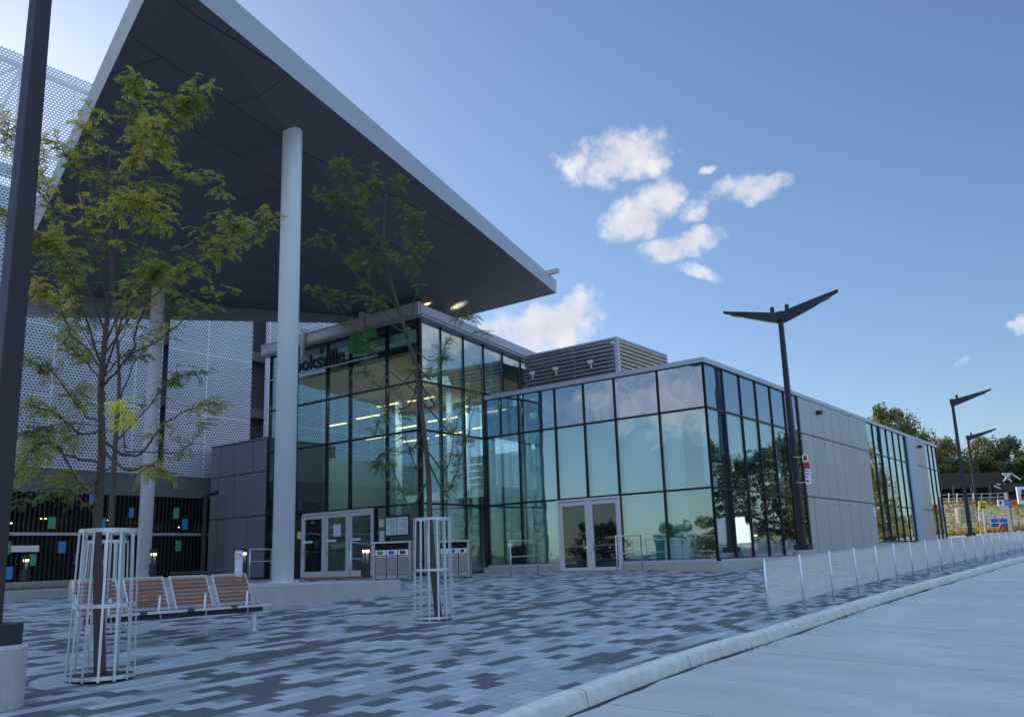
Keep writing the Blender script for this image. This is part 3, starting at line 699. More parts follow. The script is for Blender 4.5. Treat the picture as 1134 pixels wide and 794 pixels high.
for k in range(6): MB().obox(C1, U3, NU, 21.15+k*1.5, 21.8+k*1.5, -.5, -.48, 4.4, 8.3).build('roller_blind', 'blind', low)
# plinth and sill
for (d_, n_, a_, c_, o_, z0, z1) in ((V3, NV, -.25, 3.75, .22, .9, 1.58), (V3, NV, 6.72, 10.5, .22, .9, 1.58), (U3, NU, -.1, 9.9, .25, .9, 1.56), (U3, NU, 21, 30, .1, 1.1, 2.12), (U3, NU, 35.3, 39, .1, 1.3, 2.12)):
    MB().obox(C1, d_, n_, a_, c_, -.1, o_, z0, z1).build('plinth', 'conc', low, bevel=.01)
for (d_, n_, a_, c_, z0) in ((V3, NV, .03, 3.75, 1.585), (V3, NV, 6.72, 10.3, 1.585), (U3, NU, .14, 9.9, 1.565)):
    MB().obox(C1, d_, n_, a_, c_, .05, .12, z0, z0+.08).build('sill', 'fascia', low)
# double doors
dB = [3.86, 5.25, 6.64]
df = MB(); df.obox(C1, V3, NV, 3.80, 6.70, -.08, .08, 4.0, 4.08)
for s_ in (3.84, 5.25, 6.66): df.obox(C1, V3, NV, s_-.04, s_+.04, -.08, .08, 1.22, 4.0)
df.build('door_frame', 'door_frame', low)
door_leaf(C1, V3, NV, 3.88, 5.21, 1.26, 3.98, low, 1); door_leaf(C1, V3, NV, 5.29, 6.62, 1.26, 3.98, low, -1)
# wall mounted lights on the louvre box and the panels
# ------------------------------------------------------------------ louvred plant screen on the roof
LC = at(683, 373, 37); LZ = LC.z; LC = Vector((LC.x, LC.y, 0))
lou = empty('louvred_plant_screen', (LC.x, LC.y, 8.7), 'horizontal louvred plant enclosure standing on the low roof behind the parapet', 'plant screen')
l1 = MB(); l2 = MB(); M['louvre'] = mat('grey louvre blades', (.30, .32, .35), .45, .3, .08); M['louvre_lit'] = mat('louvre blades in warm lit tone', (.62, .56, .50), .45, .3, .08)  # right face gets a paler warm colour with the light painted in
k = 0; z = 8.85
while z < LZ-.05:
    for (mb, d, n, L_) in ((l1, V3, NV, 5.0), (l2, U3, NU, 4.6)):
        s0 = .14; P0 = lambda s_, nn, zz: LC+d*s_+n*nn+Vector((0, 0, zz))
        mb.add([P0(s0, .0, z), P0(L_, .0, z), P0(L_, -.11, z+.13), P0(s0, -.11, z+.13), P0(s0, 0, z-.03), P0(L_, 0, z-.03)], [(0, 1, 2, 3), (0, 1, 5, 4)])
    z += .17
l1.build('louvre_face', 'louvre', lou, fix=False); l2.build('louvre_face', 'louvre_lit', lou, fix=False)
lf = MB(); lf.obox(LC, V3, NV, -.02, .14, -.14, .02, 8.7, LZ+.02); lf.obox(LC, V3, NV, .14, 5.0, -.14, -.02, LZ-.06, LZ+.02); lf.obox(LC, U3, NU, .14, 4.6, -.14, -.02, LZ-.06, LZ+.02)
lf.obox(LC, U3, NU, 4.6, 4.7, -.14, .01, 8.7, LZ); lf.obox(LC, V3, NV, 2.3, 2.36, -.2, -.12, 8.7, LZ); lf.build('frame', 'fascia', lou)
MB().obox(LC, U3, NU, .16, 4.6, -.2, -.13, 8.75, LZ-.08).build('lit_tone_backing', 'louvre_lit', lou)  # added pale sheet, its colour stands in for light through the blades
ib = MB(); ib.obox(LC+U3*.05, V3, NV, .6, 5.0, -4.3, -.16, 8.72, LZ-.08); ib.build('inner_box', 'dark', lou)
for s_ in (1.35, 3.2, 4.5):
    p = LC+V3*s_; f = MB(); f.obox(p, V3, NV, -.09, .09, .0, .14, LZ-.95, LZ-.80); f.obox(p, V3, NV, -.03, .03, .0, .05, LZ-1.15, LZ-.8); f.build('floodlight', 'white', lou)

# ------------------------------------------------------------------ canopy
APX = Vector((-6.33, 14.8, 0)); TIP = Vector((2.22, 41.46, 0)); RR = Vector((-3.11, 39.06, 0)); LL = Vector((-19.6, 33.7, 0))
can = empty('angular_canopy', (-5.6, 21.5, 12.7), 'huge angular canopy roof with charcoal underside and silver edge over the entrance', 'canopy')
ZS = 12.7; zT = ZS+1.5
KZ = ZS-.0
MIDL = LL; 
sf = MB()
sf.add([(APX.x, APX.y, ZS), (TIP.x, TIP.y, ZS+.05), (RR.x, RR.y, ZS)], [(0, 1, 2)]); sf.add([(APX.x, APX.y, ZS), (RR.x, RR.y, ZS), (LL.x, LL.y, ZS-.0)], [(0, 1, 2)])
# two soffit planes meeting in a keel from the apex to the rear point
sf = MB(); 
sf.add([(APX.x, APX.y, ZS+.12), (TIP.x, TIP.y, zT), (RR.x, RR.y, ZS-.4)], [(0, 1, 2)]).build('soffit', 'soffit', can, fix=False)
sf = MB(); sf.add([(APX.x, APX.y, ZS+.12), (RR.x, RR.y, ZS-.4), (LL.x, LL.y, ZS+.0)], [(0, 1, 2)]).build('soffit', 'soffit', can, fix=False)
def edge(a, za, b, zb, n, h, m, out=0, t=.12, name='fascia_edge', inset=0):
    mb = MB(); d = (b-a).normalized()
    p = [Vector((a.x, a.y, za)), Vector((b.x, b.y, zb))]
    o1 = n*out
    q = [p[0], p[1], p[1]+o1+Vector((0, 0, h)), p[0]+o1+Vector((0, 0, h))]
    q2 = [v-n*t for v in q]
    mb.hexa([q[0], q[1], q2[1], q2[0], q[3], q[2], q2[2], q2[3]])
    return mb.build(name, m, can)
def outn(a, b, c):
    d = (b-a).normalized(); n = Vector((d.y, -d.x, 0)); return n if n.dot(a-c) > 0 else -n
cen = (APX+TIP+RR+LL)/4
edge(APX, ZS+.12, TIP, zT, outn(APX, TIP, cen), .64, 'fascia', .04)
edge(TIP, zT, RR, ZS-.4, outn(TIP, RR, cen), .55, 'fascia_white', .5, name='rear_edge')
edge(LL, ZS+.0, APX, ZS+.12, outn(LL, APX, cen), .22, 'fascia_white', .17, name='side_edge')
# corrugated beam along the rear left side
nb = outn(LL, RR, cen); mb = MB()
nseg = 7
for k in range(nseg):
    z0 = k/nseg
    a0 = Vector((LL.x, LL.y, ZS+.0)); b0 = Vector((RR.x, RR.y, ZS-.4))
    # depth of the beam shrinks toward the rear point
    ha, hb_ = 1.0, .10; oo = -nb*(.02+.012*(k % 2))
    za, zb = a0.z-ha*(k/nseg), b0.z-hb_*(k/nseg); za2, zb2 = a0.z-ha*((k+.93)/nseg), b0.z-hb_*((k+.93)/nseg)
    A_ = Vector((LL.x, LL.y, 0))+oo; B_ = Vector((RR.x, RR.y, 0))+oo
    mb.hexa([(A_.x, A_.y, za2), (B_.x, B_.y, zb2), (B_.x+nb.x*.1, B_.y+nb.y*.1, zb2), (A_.x+nb.x*.1, A_.y+nb.y*.1, za2), (A_.x, A_.y, za), (B_.x, B_.y, zb), (B_.x+nb.x*.1, B_.y+nb.y*.1, zb), (A_.x+nb.x*.1, A_.y+nb.y*.1, za)])
mb.build('rear_beam', mat('grey corrugated siding', (.26, .28, .31), .5, .2, .06), can)
top = MB(); top.add([(APX.x, APX.y, ZS+.7), (TIP.x, TIP.y, zT+.55), (RR.x, RR.y, ZS+.4), (LL.x, LL.y, ZS+.5)], [(0, 1, 2), (0, 2, 3)]).build('top_deck', 'roof', can, fix=False)
# small camera box on the tip
tb = MB(); tb.obox(TIP-Vector((.3, 1.1, 0)), U3, NU, -.1, .1, -.25, .45, zT+.60, zT+.80); tb.build('tip_fixture', 'panel', can)
# columns
def column(px, py, r, zt, name, label, base_z, Y=None):
    p = at(px, py, Y); o = empty(name, (p.x, p.y, base_z), label, 'column')
    MB().lathe((p.x, p.y, base_z), [(r, 0), (r, zt-base_z-.05), (r*.95, zt-base_z)], 32).build('shaft', 'white_metal', o, smooth=True)
    MB().lathe((p.x, p.y, base_z), [(r+.12, -.02), (r+.12, .03)], 24).build('base_plate', 'galv', o)
    return o
cp = at(313, 645, 21.3); column(313, 645, .25, 12.78, 'canopy_column', 'thick white round column on the concrete planter holding up the canopy', cp.z+.01, 21.3)
column(158, 640, .25, 12.95, 'canopy_column', 'white round column further back, behind the left tree, under the canopy beam', 1.6, 33.5)
# ------------------------------------------------------------------ sign: Cooksville + two green shapes
sg = empty('station_name_sign', tuple(A0+V3*7+Vector((0, 0, 10.3))), 'black letter station name sign with green emblem hung in front of the tall glass wall', 'sign')
cu = bpy.data.curves.new('txt', 'FONT'); cu.body = 'Cooksville'; cu.size = 1.0; cu.extrude = .05; cu.align_x = 'LEFT'; cu.space_character = 1.02; cu.offset = .012
to = bpy.data.objects.new('txt', cu); COL.objects.link(to); bpy.context.view_layer.update()
dg = bpy.context.evaluated_depsgraph_get(); me = bpy.data.meshes.new_from_object(to.evaluated_get(dg)); bpy.data.objects.remove(to)
# text runs from left (large s) to right (s = 4.35); facing NV
xw = max(v.co.x for v in me.vertices); sc_x = (8.0-3.95)/xw; sc_z = .92
orig = A0+V3*8.0+NV*.5; dr = V3*-1
rl_ = rootloc(sg)
for v in me.vertices:
    x, y, z = v.co; p = orig+dr*(x*sc_x)+NV*z+Vector((0, 0, 10.30+y*sc_z)); v.co = p-rl_
me.materials.clear(); me.materials.append(M['signblack']); lo = bpy.data.objects.new('letters', me); COL.objects.link(lo); lo.parent = sg
def flat(name, poly, m, n0=.46, n1=.56):     # poly in (s, z)
    poly = [((a_-2.9)*.83+2.60, (b_-11.08)*.9+10.92) for a_, b_ in poly]
    mb = MB(); n = len(poly); a = [A0+V3*s_+NV*n1+Vector((0, 0, z)) for s_, z in poly]; b = [A0+V3*s_+NV*n0+Vector((0, 0, z)) for s_, z in poly]
    mb.add(a+b, [tuple(range(n)), tuple(range(n, 2*n))[::-1]]+[(i, (i+1) % n, n+(i+1) % n, n+i) for i in range(n)])
    return mb.build(name, m, sg)
def arc(cs, cz, r, a0, a1, n=20): return [(cs+r*math.cos(R(a0+(a1-a0)*k/n)), cz+r*math.sin(R(a0+(a1-a0)*k/n))) for k in range(n+1)]
flat('emblem_disc', arc(2.62, 11.12, .56, 4, 176), 'logo'); flat('emblem_disc', arc(2.62, 11.06, .56, 184, 356), 'logo')
flat('emblem_bar', arc(3.72, 11.08, .50, 0, 90)+[(3.62, 11.58), (3.62, 10.58)]+arc(3.72, 11.08, .50, 270, 360), 'logo')
flat('emblem_bar', [(3.05, 11.10), (3.56, 11.10), (3.56, 11.55), (3.3, 11.45)], 'logo'); flat('emblem_bar', [(3.05, 10.55), (3.56, 10.55), (3.56, 11.04), (3.05, 11.04)], 'logo')
hg = MB()
for s_ in (6.72, 2.85): hg.obox(A0, V3, NV, s_-.09, s_+.09, .47, .60, 10.9 if s_ > 5 else 11.45, 12.22); hg.obox(A0, V3, NV, s_-.07, s_+.07, -.2, .47, 12.06, 12.2)
hg.obox(A0, V3, NV, 2.0, 9.3, .40, .45, 10.22, 10.28); hg.build('hanger', 'panel', sg)

# ------------------------------------------------------------------ parking structure with perforated screen
GP = Vector((-15.2, 45, 0)); gar = empty('parking_structure', (GP.x, GP.y, 1.4), 'tall parking garage behind the trees wrapped in perforated white metal mesh', 'building')
ga, gb = -19.3, 22.0      # extents along U
ZT = 24.6
def gs(px): # distance along U where the pixel column meets the garage plane
    r = ray(px, 500); n = NU; t = (GP-EYE).dot(n)/r.dot(n); return (EYE+r*t-GP).dot(U3)
gaps = [(gs(175), gs(181)), (gs(276), gs(291))]
edges = [ga]+[v for g_ in gaps for v in g_]+[gb]
for i in range(0, len(edges), 2):
    mb = MB(); a, c = edges[i], edges[i+1]; p = lambda s_, z: GP+U3*s_+Vector((0, 0, z))
    mb.add([p(a, 6.3), p(c, 6.3), p(c, ZT), p(a, ZT)], [(0, 1, 2, 3)]); mb.build('mesh_screen', 'perf', gar, fix=False)
co = MB()
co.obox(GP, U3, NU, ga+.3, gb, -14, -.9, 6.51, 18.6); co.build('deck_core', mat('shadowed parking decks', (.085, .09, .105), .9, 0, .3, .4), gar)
co = MB()
for k in range(5):
    z = 6.6+3.1*k; co.obox(GP, U3, NU, ga, gb, -.85, -.45, z, z+.5)
co.build('deck_edge', 'conc_dark', gar)
MB().obox(GP, U3, NU, ga, gb, -.3, -.05, 5.3, 6.3).build('concrete_band', 'conc_dark', gar)
MB().obox(GP, U3, NU, ga, gb, -2.4, -.31, 5.6, 5.75).build('deck_ceiling', 'conc_dark', gar)
# roof truss behind the mesh top
tr = MB(); v = lambda s_, n_, z: GP+U3*s_+NU*n_+Vector((0, 0, z))
for z in (ZT-.35, 20.4): tr.tube([v(ga, -.35, z), v(gb, -.35, z)], .14 if z > 22 else .12, 8)
s_ = ga
while s_ < gb:
    tr.tube([v(s_, -.35, 19.6), v(s_, -.35, ZT-.35)], .09, 6); tr.tube([v(s_, -.35, 20.4), v(min(s_+4.4, gb), -.35, ZT-.35)], .06, 6)
    tr.tube([v(s_, -.35, ZT-.35), v(s_, -5, 19.7)], .07, 6); s_ += 4.4
tr.build('roof_truss', M['white_metal'], gar)
MB().obox(GP+U3*ga, NU, U3, -14, -.3, -.2, .05, 1.4, 20).build('end_wall', 'conc_dark', gar)
# ground floor: dark slatted screen with coloured panels
sl_ = MB(); s_ = ga
while s_ < 6:
    sl_.obox(GP, U3, NU, s_, s_+.05, -.16, -.04, 1.35, 3.5); sl_.obox(GP, U3, NU, s_, s_+.05, -.16, -.04, 3.62, 5.28); s_ += .2
sl_.build('slat_screen', mat('black slats', (.028, .027, .030), .5), gar)
MB().obox(GP, U3, NU, ga, 6, -.22, .0, 3.5, 3.62).build('rail', 'panel', gar)
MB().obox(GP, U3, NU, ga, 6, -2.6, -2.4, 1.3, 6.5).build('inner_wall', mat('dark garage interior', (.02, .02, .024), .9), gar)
MB().obox(GP, U3, NU, ga, 6, -2.4, .02, 1.05, 1.3).build('base_kerb', 'conc_dark', gar)
for px_, py0, py1, wpx, mm in [(19, 582, 0, 0, 0)][:0] + [
    (16, 599, 613, 9, 'green'), (45, 613, 626, 8, 'green'), (63, 572, 585, 8, 'green'), (76, 599, 612, 8, 'blue'), (21, 627, 641, 8, 'blue'),
    (118, 573, 586, 7, 'blue'), (105, 547, 559, 6, 'blue'), (149, 562, 573, 5, 'blue'), (143, 586, 598, 6, 'green'), (198, 562, 574, 6, 'green'), (208, 574, 586, 6, 'blue'), (202, 598, 610, 6, 'green'), (92, 612, 625, 5, 'purple'), (2, 560, 573, 8, 'blue'), (-20, 600, 615, 8, 'green')]:
    s0, s1 = gs(px_-wpx/2), gs(px_+wpx/2); c0 = GP+U3*s0; Yd = c0.y
    za, zb = at(px_, py1, Yd).z, at(px_, py0, Yd).z
    MB().obox(GP, U3, NU, s0, s1, .01, .05, za, zb).build('colour_panel', mm, gar)
s0, s1 = gs(21), gs(51); MB().obox(GP, U3, NU, s0, s1, .01, .06, at(30, 611, 38).z, at(30, 604, 38).z).build('white_board', M['white'], gar)
for px_, py_ in ((29, 576), (67, 571), (140, 573), (174, 579), (215, 581), (140, 622)):
    s0 = gs(px_); c0 = GP+U3*s0; z = at(px_, py_, c0.y).z; q = c0-NU*.9
    lm = MB().lathe((q.x, q.y, z), [(.32, -.05), (.32, -.02), (.14, .12), (.05, .14)], 16).build('pendant_lamp', 'black_metal', gar)
    MB().lathe((q.x, q.y, z), [(.17, -.08), (.17, -.055)], 16).build('lens', 'lampglow', lm)

# dark downpipe
dpp = at(226, 590, 42.5)
dp = MB(); dp.tube([(dpp.x+.6, dpp.y-.1, 5.4), (dpp.x, dpp.y, 5.2), (dpp.x, dpp.y, 1.4)], .12, 10); tag(dp.build('downpipe', 'black_metal', loc=(dpp.x, dpp.y, 1.4)), 'black downpipe between the slatted garage front and the dark clad block', 'pipe')

# ------------------------------------------------------------------ planters and low concrete walls
def wall_poly(name, pts, z1, m, label, cat, z0=.3):
    c = sum((Vector((p[0], p[1], 0)) for p in pts), Vector())/len(pts); mb = MB()
    zt = z1 if isinstance(z1, (list, tuple)) else [z1]*len(pts); n = len(pts)
    mb.add([(p[0], p[1], z0) for p in pts]+[(p[0], p[1], z) for p, z in zip(pts, zt)], [tuple(range(n))[::-1], tuple(range(n, 2*n))]+[(i, (i+1) % n, n+(i+1) % n, n+i) for i in range(n)])
    return tag(mb.build(name, m, loc=(c.x, c.y, G(c.x, c.y)), bevel=.015), label, cat)
PL0 = Vector((-5.34, 19.1, 0)); PR0 = Vector((-2.96, 23.19, 0)); pd = (PR0-PL0).normalized(); pn = Vector((-pd.y, pd.x, 0))
ztp = at(287, 648.4, 19.1).z; ztr = at(443, 641.9, 23.19).z
wall_poly('concrete_planter_wall', [(PL0.x, PL0.y), (PR0.x, PR0.y), ((PR0+pn*.5).x, (PR0+pn*.5).y), ((PL0+pd*2.6+pn*3.2).x, (PL0+pd*2.6+pn*3.2).y), ((PL0+pn*3.2).x, (PL0+pn*3.2).y)], [ztp, ztr, ztr, ztp, ztp], 'conc', 'low wedge shaped concrete planter wall under the thick front column', 'planter wall', .6)
# timber seat on the planter
sA_ = at(338, 640.5, 24.2); sB_ = at(408, 638, 25.2); ss = empty('timber_slab_seat', tuple(sA_), 'flat red brown timber slab seat lying along the concrete planter by the doors', 'bench')
dts = (sB_-sA_).normalized(); mb = MB()
for k in range(4): mb.beam(sA_+Vector((-.0, .13*k, -.02)), sB_+Vector((0, .13*k, -.02)), .10, .06)
mb.build('seat', 'wood', ss)
mb = MB()
for k in (.1, .5, .9): p = sA_.lerp(sB_, k); mb.box(p.x-.04, p.x+.04, p.y-.05, p.y+.5, ztp-.02, p.z-.05)
mb.build('bracket', 'black_metal', ss)
# long wall behind the bench
w0 = gpt(150, 690); w1 = PL0+pn*.0
wa = Vector((-8.6, 15.2, 0)); wb = Vector((-6.5, 21.3, 0))
p1 = at(152, 641, 22.5); p2 = at(262, 636, 25.5)
pq = (Vector((p2.x, p2.y, 0))-Vector((p1.x, p1.y, 0))).normalized(); pqn = Vector((-pq.y, pq.x, 0))
a_, b2_ = Vector((p1.x, p1.y, 0))-pq*1.5, Vector((p2.x, p2.y, 0))+pq*0
wall_poly('concrete_seat_wall', [(a_.x, a_.y), (b2_.x, b2_.y), ((b2_+pqn*.5).x, (b2_+pqn*.5).y), ((a_+pqn*.5).x, (a_+pqn*.5).y)], [p1.z, p2.z, p2.z, p1.z], 'conc', 'low concrete wall behind the slatted wooden bench', 'wall', .5)
q1 = at(190, 634.5, 27); q2 = at(242, 633, 28.5)
mb = MB()
for k in range(3): mb.beam(q1+Vector((0, .14*k, 0)), q2+Vector((0, .14*k, 0)), .11, .07)
so_ = empty('dark_slab_seat', tuple(q1), 'dark timber slab seat on the wall behind the bench', 'bench'); mb.build('seat', mat('dark stained timber', (.07, .045, .035), .6), so_)
mb = MB(); 
for k in (.1, .9): p = q1.lerp(q2, k); mb.box(p.x-.05, p.x+.05, p.y, p.y+.3, G(p.x, p.y), p.z-.03)
mb.build('leg', 'black_metal', so_)
# left low planter with two kerbs
e0 = gpt(4, 666); e1 = gpt(90, 657); ed = (e1-e0); ed.z = 0; ed.normalize(); en = Vector((-ed.y, ed.x, 0)); zt_ = at(4, 655, e0.y).z
e0v = Vector((e0.x, e0.y, 0)); E1 = e0v+ed*9
wall_poly('concrete_planter_kerb', [(e0v.x, e0v.y), (E1.x, E1.y), ((E1+en*.3).x, (E1+en*.3).y), ((e0v+en*.3).x, (e0v+en*.3).y)], zt_, 'conc', 'front concrete kerb of the grassy planter at far left', 'kerb', .8)
f0 = e0v+en*3.2; F1 = E1+en*3.2; zf = at(16, 646, f0.y).z
wall_poly('concrete_planter_kerb', [(f0.x+.6, f0.y), (F1.x, F1.y), ((F1+en*.3).x, (F1+en*.3).y), ((f0+en*.3).x+.6, (f0+en*.3).y)], zf, 'conc', 'rear concrete kerb of the grassy planter with a lit bollard on it', 'kerb', .8)
mb = MB(); gd = random.Random(4)
for k in range(5000):
    a, c = gd.random()*8.8, .35+gd.random()*2.75; p = e0v+ed*(a+.1)+en*c; z = zt_-.12; h = .07+.13*gd.random(); an = gd.random()*6.28
    dx, dy = math.cos(an)*.012, math.sin(an)*.012; lx, ly = gd.uniform(-.05, .05), gd.uniform(-.05, .05)
    mb.add([(p.x-dx, p.y-dy, z), (p.x+dx, p.y+dy, z), (p.x+lx, p.y+ly, z+h)], [(0, 1, 2)])
tag(mb.build('planter_grass', 'leaf_green', loc=(e0.x, e0.y, zt_), fix=False), kind='stuff')
bpy.data.objects['planter_grass']['label'] = 'short grass growing between the planter kerbs'; bpy.data.objects['planter_grass']['category'] = 'grass'
pA, pB = e0v+en*.3, E1+en*3.2
wall_poly('planter_soil', [((e0v+en*.31).x, (e0v+en*.31).y), ((E1+en*.31).x, (E1+en*.31).y), ((E1+en*3.19).x, (E1+en*3.19).y), ((e0v+en*3.19).x, (e0v+en*3.19).y)], zt_-.1, 'soil', 'x', 'x', .8)
ps = bpy.data.objects['planter_soil']; del ps['label']; del ps['category']; ps['kind'] = 'structure'

# ------------------------------------------------------------------ street lamps
def lamp_proto(name, arms, H=10.7, w=.25, w2=.17):
    o = empty(name, (0, 0, 0)); f = .75
    MB().lathe((0, 0, 0), [(.42, -.5), (.42, .72), (.40, .75)], 32).build('foundation', M['conc'] if arms != 2 or True else 0, o, smooth=False)
    MB().box(-.27, .27, -.27, .27, .75, .96).build('base_cover', 'black_metal', o, bevel=.01)
    MB().beam((0, 0, .96), (0, 0, H), w, w, Vector((0, 1, 0)), w2, w2).build('pole', 'pole_grey' if name == 'lamp_grey' else 'black_metal', o, bevel=.012)
    MB().box(-.14, .14, -.14, .14, H-.02, H+.34).build('pole_cap', 'black_metal', o, bevel=.02)
    for sgn in ([1, -1] if arms == 2 else [1]):
        a = MB(); x0 = .10*sgn; x1 = 2.35*sgn; z0 = H+.14; rise = .62
        pts = []
        for (x, zc, w_, h_) in ((x0, z0, .15, .26), (x0+.5*sgn, z0+.13, .17, .22), (x0+1.2*sgn, z0+.32, .17, .16), (x1, z0+rise, .07, .06)):
            pts.append([(x, -w_, zc-h_), (x, w_, zc-h_), (x, w_, zc+h_*.6), (x, -w_, zc+h_*.6)])
        vs = [v for p in pts for v in p]; fs = [(0, 1, 2, 3), (12, 15, 14, 13)]
        for i in range(3):
            for k in range(4): fs.append((i*4+k, i*4+(k+1) % 4, (i+1)*4+(k+1) % 4, (i+1)*4+k))
        ar = a.add(vs, fs).build('lamp_arm', 'black_metal', o, bevel=.01)
        MB().hexa([(x0+1.0*sgn, -.12, z0+.13), (x0+1.9*sgn, -.10, z0+.38), (x0+1.9*sgn, .10, z0+.38), (x0+1.0*sgn, .12, z0+.13), (x0+1.0*sgn, -.12, z0+.17), (x0+1.9*sgn, -.10, z0+.44), (x0+1.9*sgn, .10, z0+.44), (x0+1.0*sgn, .12, z0+.17)]).build('lamp_lens', mat('unlit lamp lens', (.12, .13, .14), .2), ar)
        MB().lathe((.30*sgn, 0, H+.42), [(.05, -.1), (.085, -.02), (.085, .14), (.06, .17)], 14).build('sensor', 'black_metal', o)
    return o
L1 = lamp_proto('street_lamp', 2, 9.75)
def putlamp(o, px, py, Y, lab, az=125.6, gz=None):
    p = at(px, py, Y); z = gz if gz is not None else G(p.x, p.y)
    o.location = (p.x, p.y, z); o.rotation_euler.z = R(90-az)
    tag(o, lab, 'street lamp', 'dark street lamps with winged arms'); return o
Z1 = at(890, 609, 35).z-.75
putlamp(L1, 890, 609, 35, 'tall black lamp with two winged arms before the grey metal panels', gz=Z1)
Lf = copy_tree(L1); p = at(-20, 715, 9.5)
Lf.location = (p.x, p.y, p.z-.75); Lf['label'] = 'near dark grey square lamp post at the left edge on a round concrete base'
L2 = lamp_proto('street_lamp', 1, 9.2, .26, .18); putlamp(L2, 1075, 592, 58, 'single arm black lamp left of the yellow bus sign', 112, at(1075, 592, 58).z-.9)
L3 = copy_tree(L2); L3.name = 'street_lamp.003'; putlamp(L3, 1087, 592, 80, 'thin far grey lamp right behind the yellow bus sign', 112, at(1087, 592, 80).z-.9)
# small sign plates strapped to the winged lamp
sgp = empty('parking_sign_stack', tuple(at(889, 520, 34.8)), 'stack of small white and red notice plates strapped to the winged lamp pole', 'sign')
cpx = at(886.5, 520, 34.8); dS = Vector((.97, -.24, 0)); nS = Vector((-.24, -.97, 0))
zz_ = [at(888, y, 34.8).z for y in (503.5, 512, 519.5, 537)]
for i, mm in enumerate(('white', 'red', 'white')):
    s0 = .11 + .02*i; MB().obox(Vector((cpx.x, cpx.y, 0)), dS, nS, s0, s0+.21, .0, .012, zz_[i+1]+.01, zz_[i]-.01).build('plate', mm, sgp)
mk = MB(); O_ = Vector((cpx.x, cpx.y, 0))
for (a, c, z0, z1) in ((.14, .28, zz_[1]+.18, zz_[0]-.05), ): mk.obox(O_, dS, nS, a, c, .013, .016, z0-.12, z1-.0)
mk.build('marking', 'red', sgp)
for k in range(3): MB().obox(O_, dS, nS, .17, .32-.03*k, .013, .016, zz_[2]-.10-.11*k, zz_[2]-.06-.11*k).build('marking', 'signblack', sgp)
MB().obox(O_, dS, nS, .18, .26, .013, .016, zz_[2]-.5, zz_[2]-.42).build('marking', 'signblack', sgp)
mk = MB(); [mk.obox(O_, dS, nS, -.22, .2, -.04, -.0, z-.01, z+.01) for z in (zz_[0]-.08, zz_[3]+.1)]; mk.build('strap', 'galv', sgp)

# ------------------------------------------------------------------ bollard lights
bo = empty('bollard_light', (0, 0, 0))
MB().lathe((0, 0, 0), [(.14, 0), (.14, .42)], 20).build('base', 'black_metal', bo, smooth=False)
MB().lathe((0, 0, .42), [(.085, 0), (.085, .40)], 16).build('lens', 'tube', bo, smooth=True)
b_ = MB(); 
for k in range(3): a = k*2.09+.5; b_.box(.115*math.cos(a)-.018, .115*math.cos(a)+.018, .115*math.sin(a)-.018, .115*math.sin(a)+.018, .42, .82)
b_.build('post', 'black_metal', bo)
MB().lathe((0, 0, .82), [(.14, 0), (.14, .13), (.13, .15)], 20).build('cap', 'black_metal', bo)
MB().lathe((0, 0, .74), [(.1, 0), (.1, .075)], 16).build('lamp', 'lampglow', bo, smooth=True)
bl = [(27, 643, 28.4, 1.0, 'lit black bollard light on the rear planter kerb at far left'), (169, 637, 30.9, 1., 'lit black bollard light just right of the rear white column'),
      (269, 637, 27.0, 1.0, 'lit black bollard light beside the white card reader post'), (405, 640, 25.2, 1.05, 'lit black bollard light in front of the hall entrance doors')]
for i, (px, py, Y, k, lab) in enumerate(bl):
    o = bo if i == 0 else copy_tree(bo); p = at(px, py, Y); o.location = p; hpx = (28, 29, 30, 37)[i]; s_ = at(px, py-hpx, Y).z-p.z; s_ /= .97
    o.scale = (s_, s_, s_); tag(o, lab, 'bollard light', 'lit bollard lights on the plaza')
# card reader post
p = at(264, 638, 26.6); rp = empty('door_opener_post', tuple(p), 'slim white post with round push plate beside the lit bollard left of the column', 'post')
MB().box(p.x-.10, p.x+.10, p.y-.06, p.y+.06, p.z-.1, p.z+.72).build('post', 'white_metal', rp, bevel=.01)
MB().tube([(p.x-.02, p.y-.065, p.z+.58), (p.x-.02, p.y-.09, p.z+.58)], .09, 16).build('push_plate', 'stainless', rp)

# ------------------------------------------------------------------ handrails
def rail(name, pa, pb, h, label, plate=False):
    o = empty(name, tuple(pa), label, 'handrail', 'steel handrails by the doors'); mb = MB()
    u = Vector((0, 0, 1)); mb.tube([pa-u*.1, pa+u*h, pb+u*h, pb-u*.1], .025, 8); mb.build('frame', 'galv', o, smooth=True)
    MB().tube([pa+u*h*.55, pb+u*h*.55], .018, 8).build('mid_rail', 'galv', o)
    if plate:
        q = pa+u*(h-.12); MB().tube([q+Vector((0, -.03, 0)), q+Vector((0, -.06, 0))], .085, 16).build('push_plate', 'stainless', o)
    return o
def G3(v): return Vector((v.x, v.y, G(v.x, v.y)))
ra_, rb_ = gpt(566, 638), gpt(596, 635); rail('handrail', ra_, rb_, 1.12, 'steel handrail with round push plate left of the double doors', True)
ra_, rb_ = gpt(684, 637), gpt(712, 634); rail('handrail', ra_, rb_, 1.25, 'steel handrail standing right of the double doors')
ra_, rb_ = at(276, 638, 29.5), at(300, 637, 31); rail('handrail', ra_, rb_, .85, 'steel handrail between the lit bollard and the thick column')
ra_, rb_ = at(388, 640, 27.5), at(414, 641, 29.5); rail('handrail', ra_, rb_, 1.05, 'steel handrail behind the bollard at the hall entrance doors')

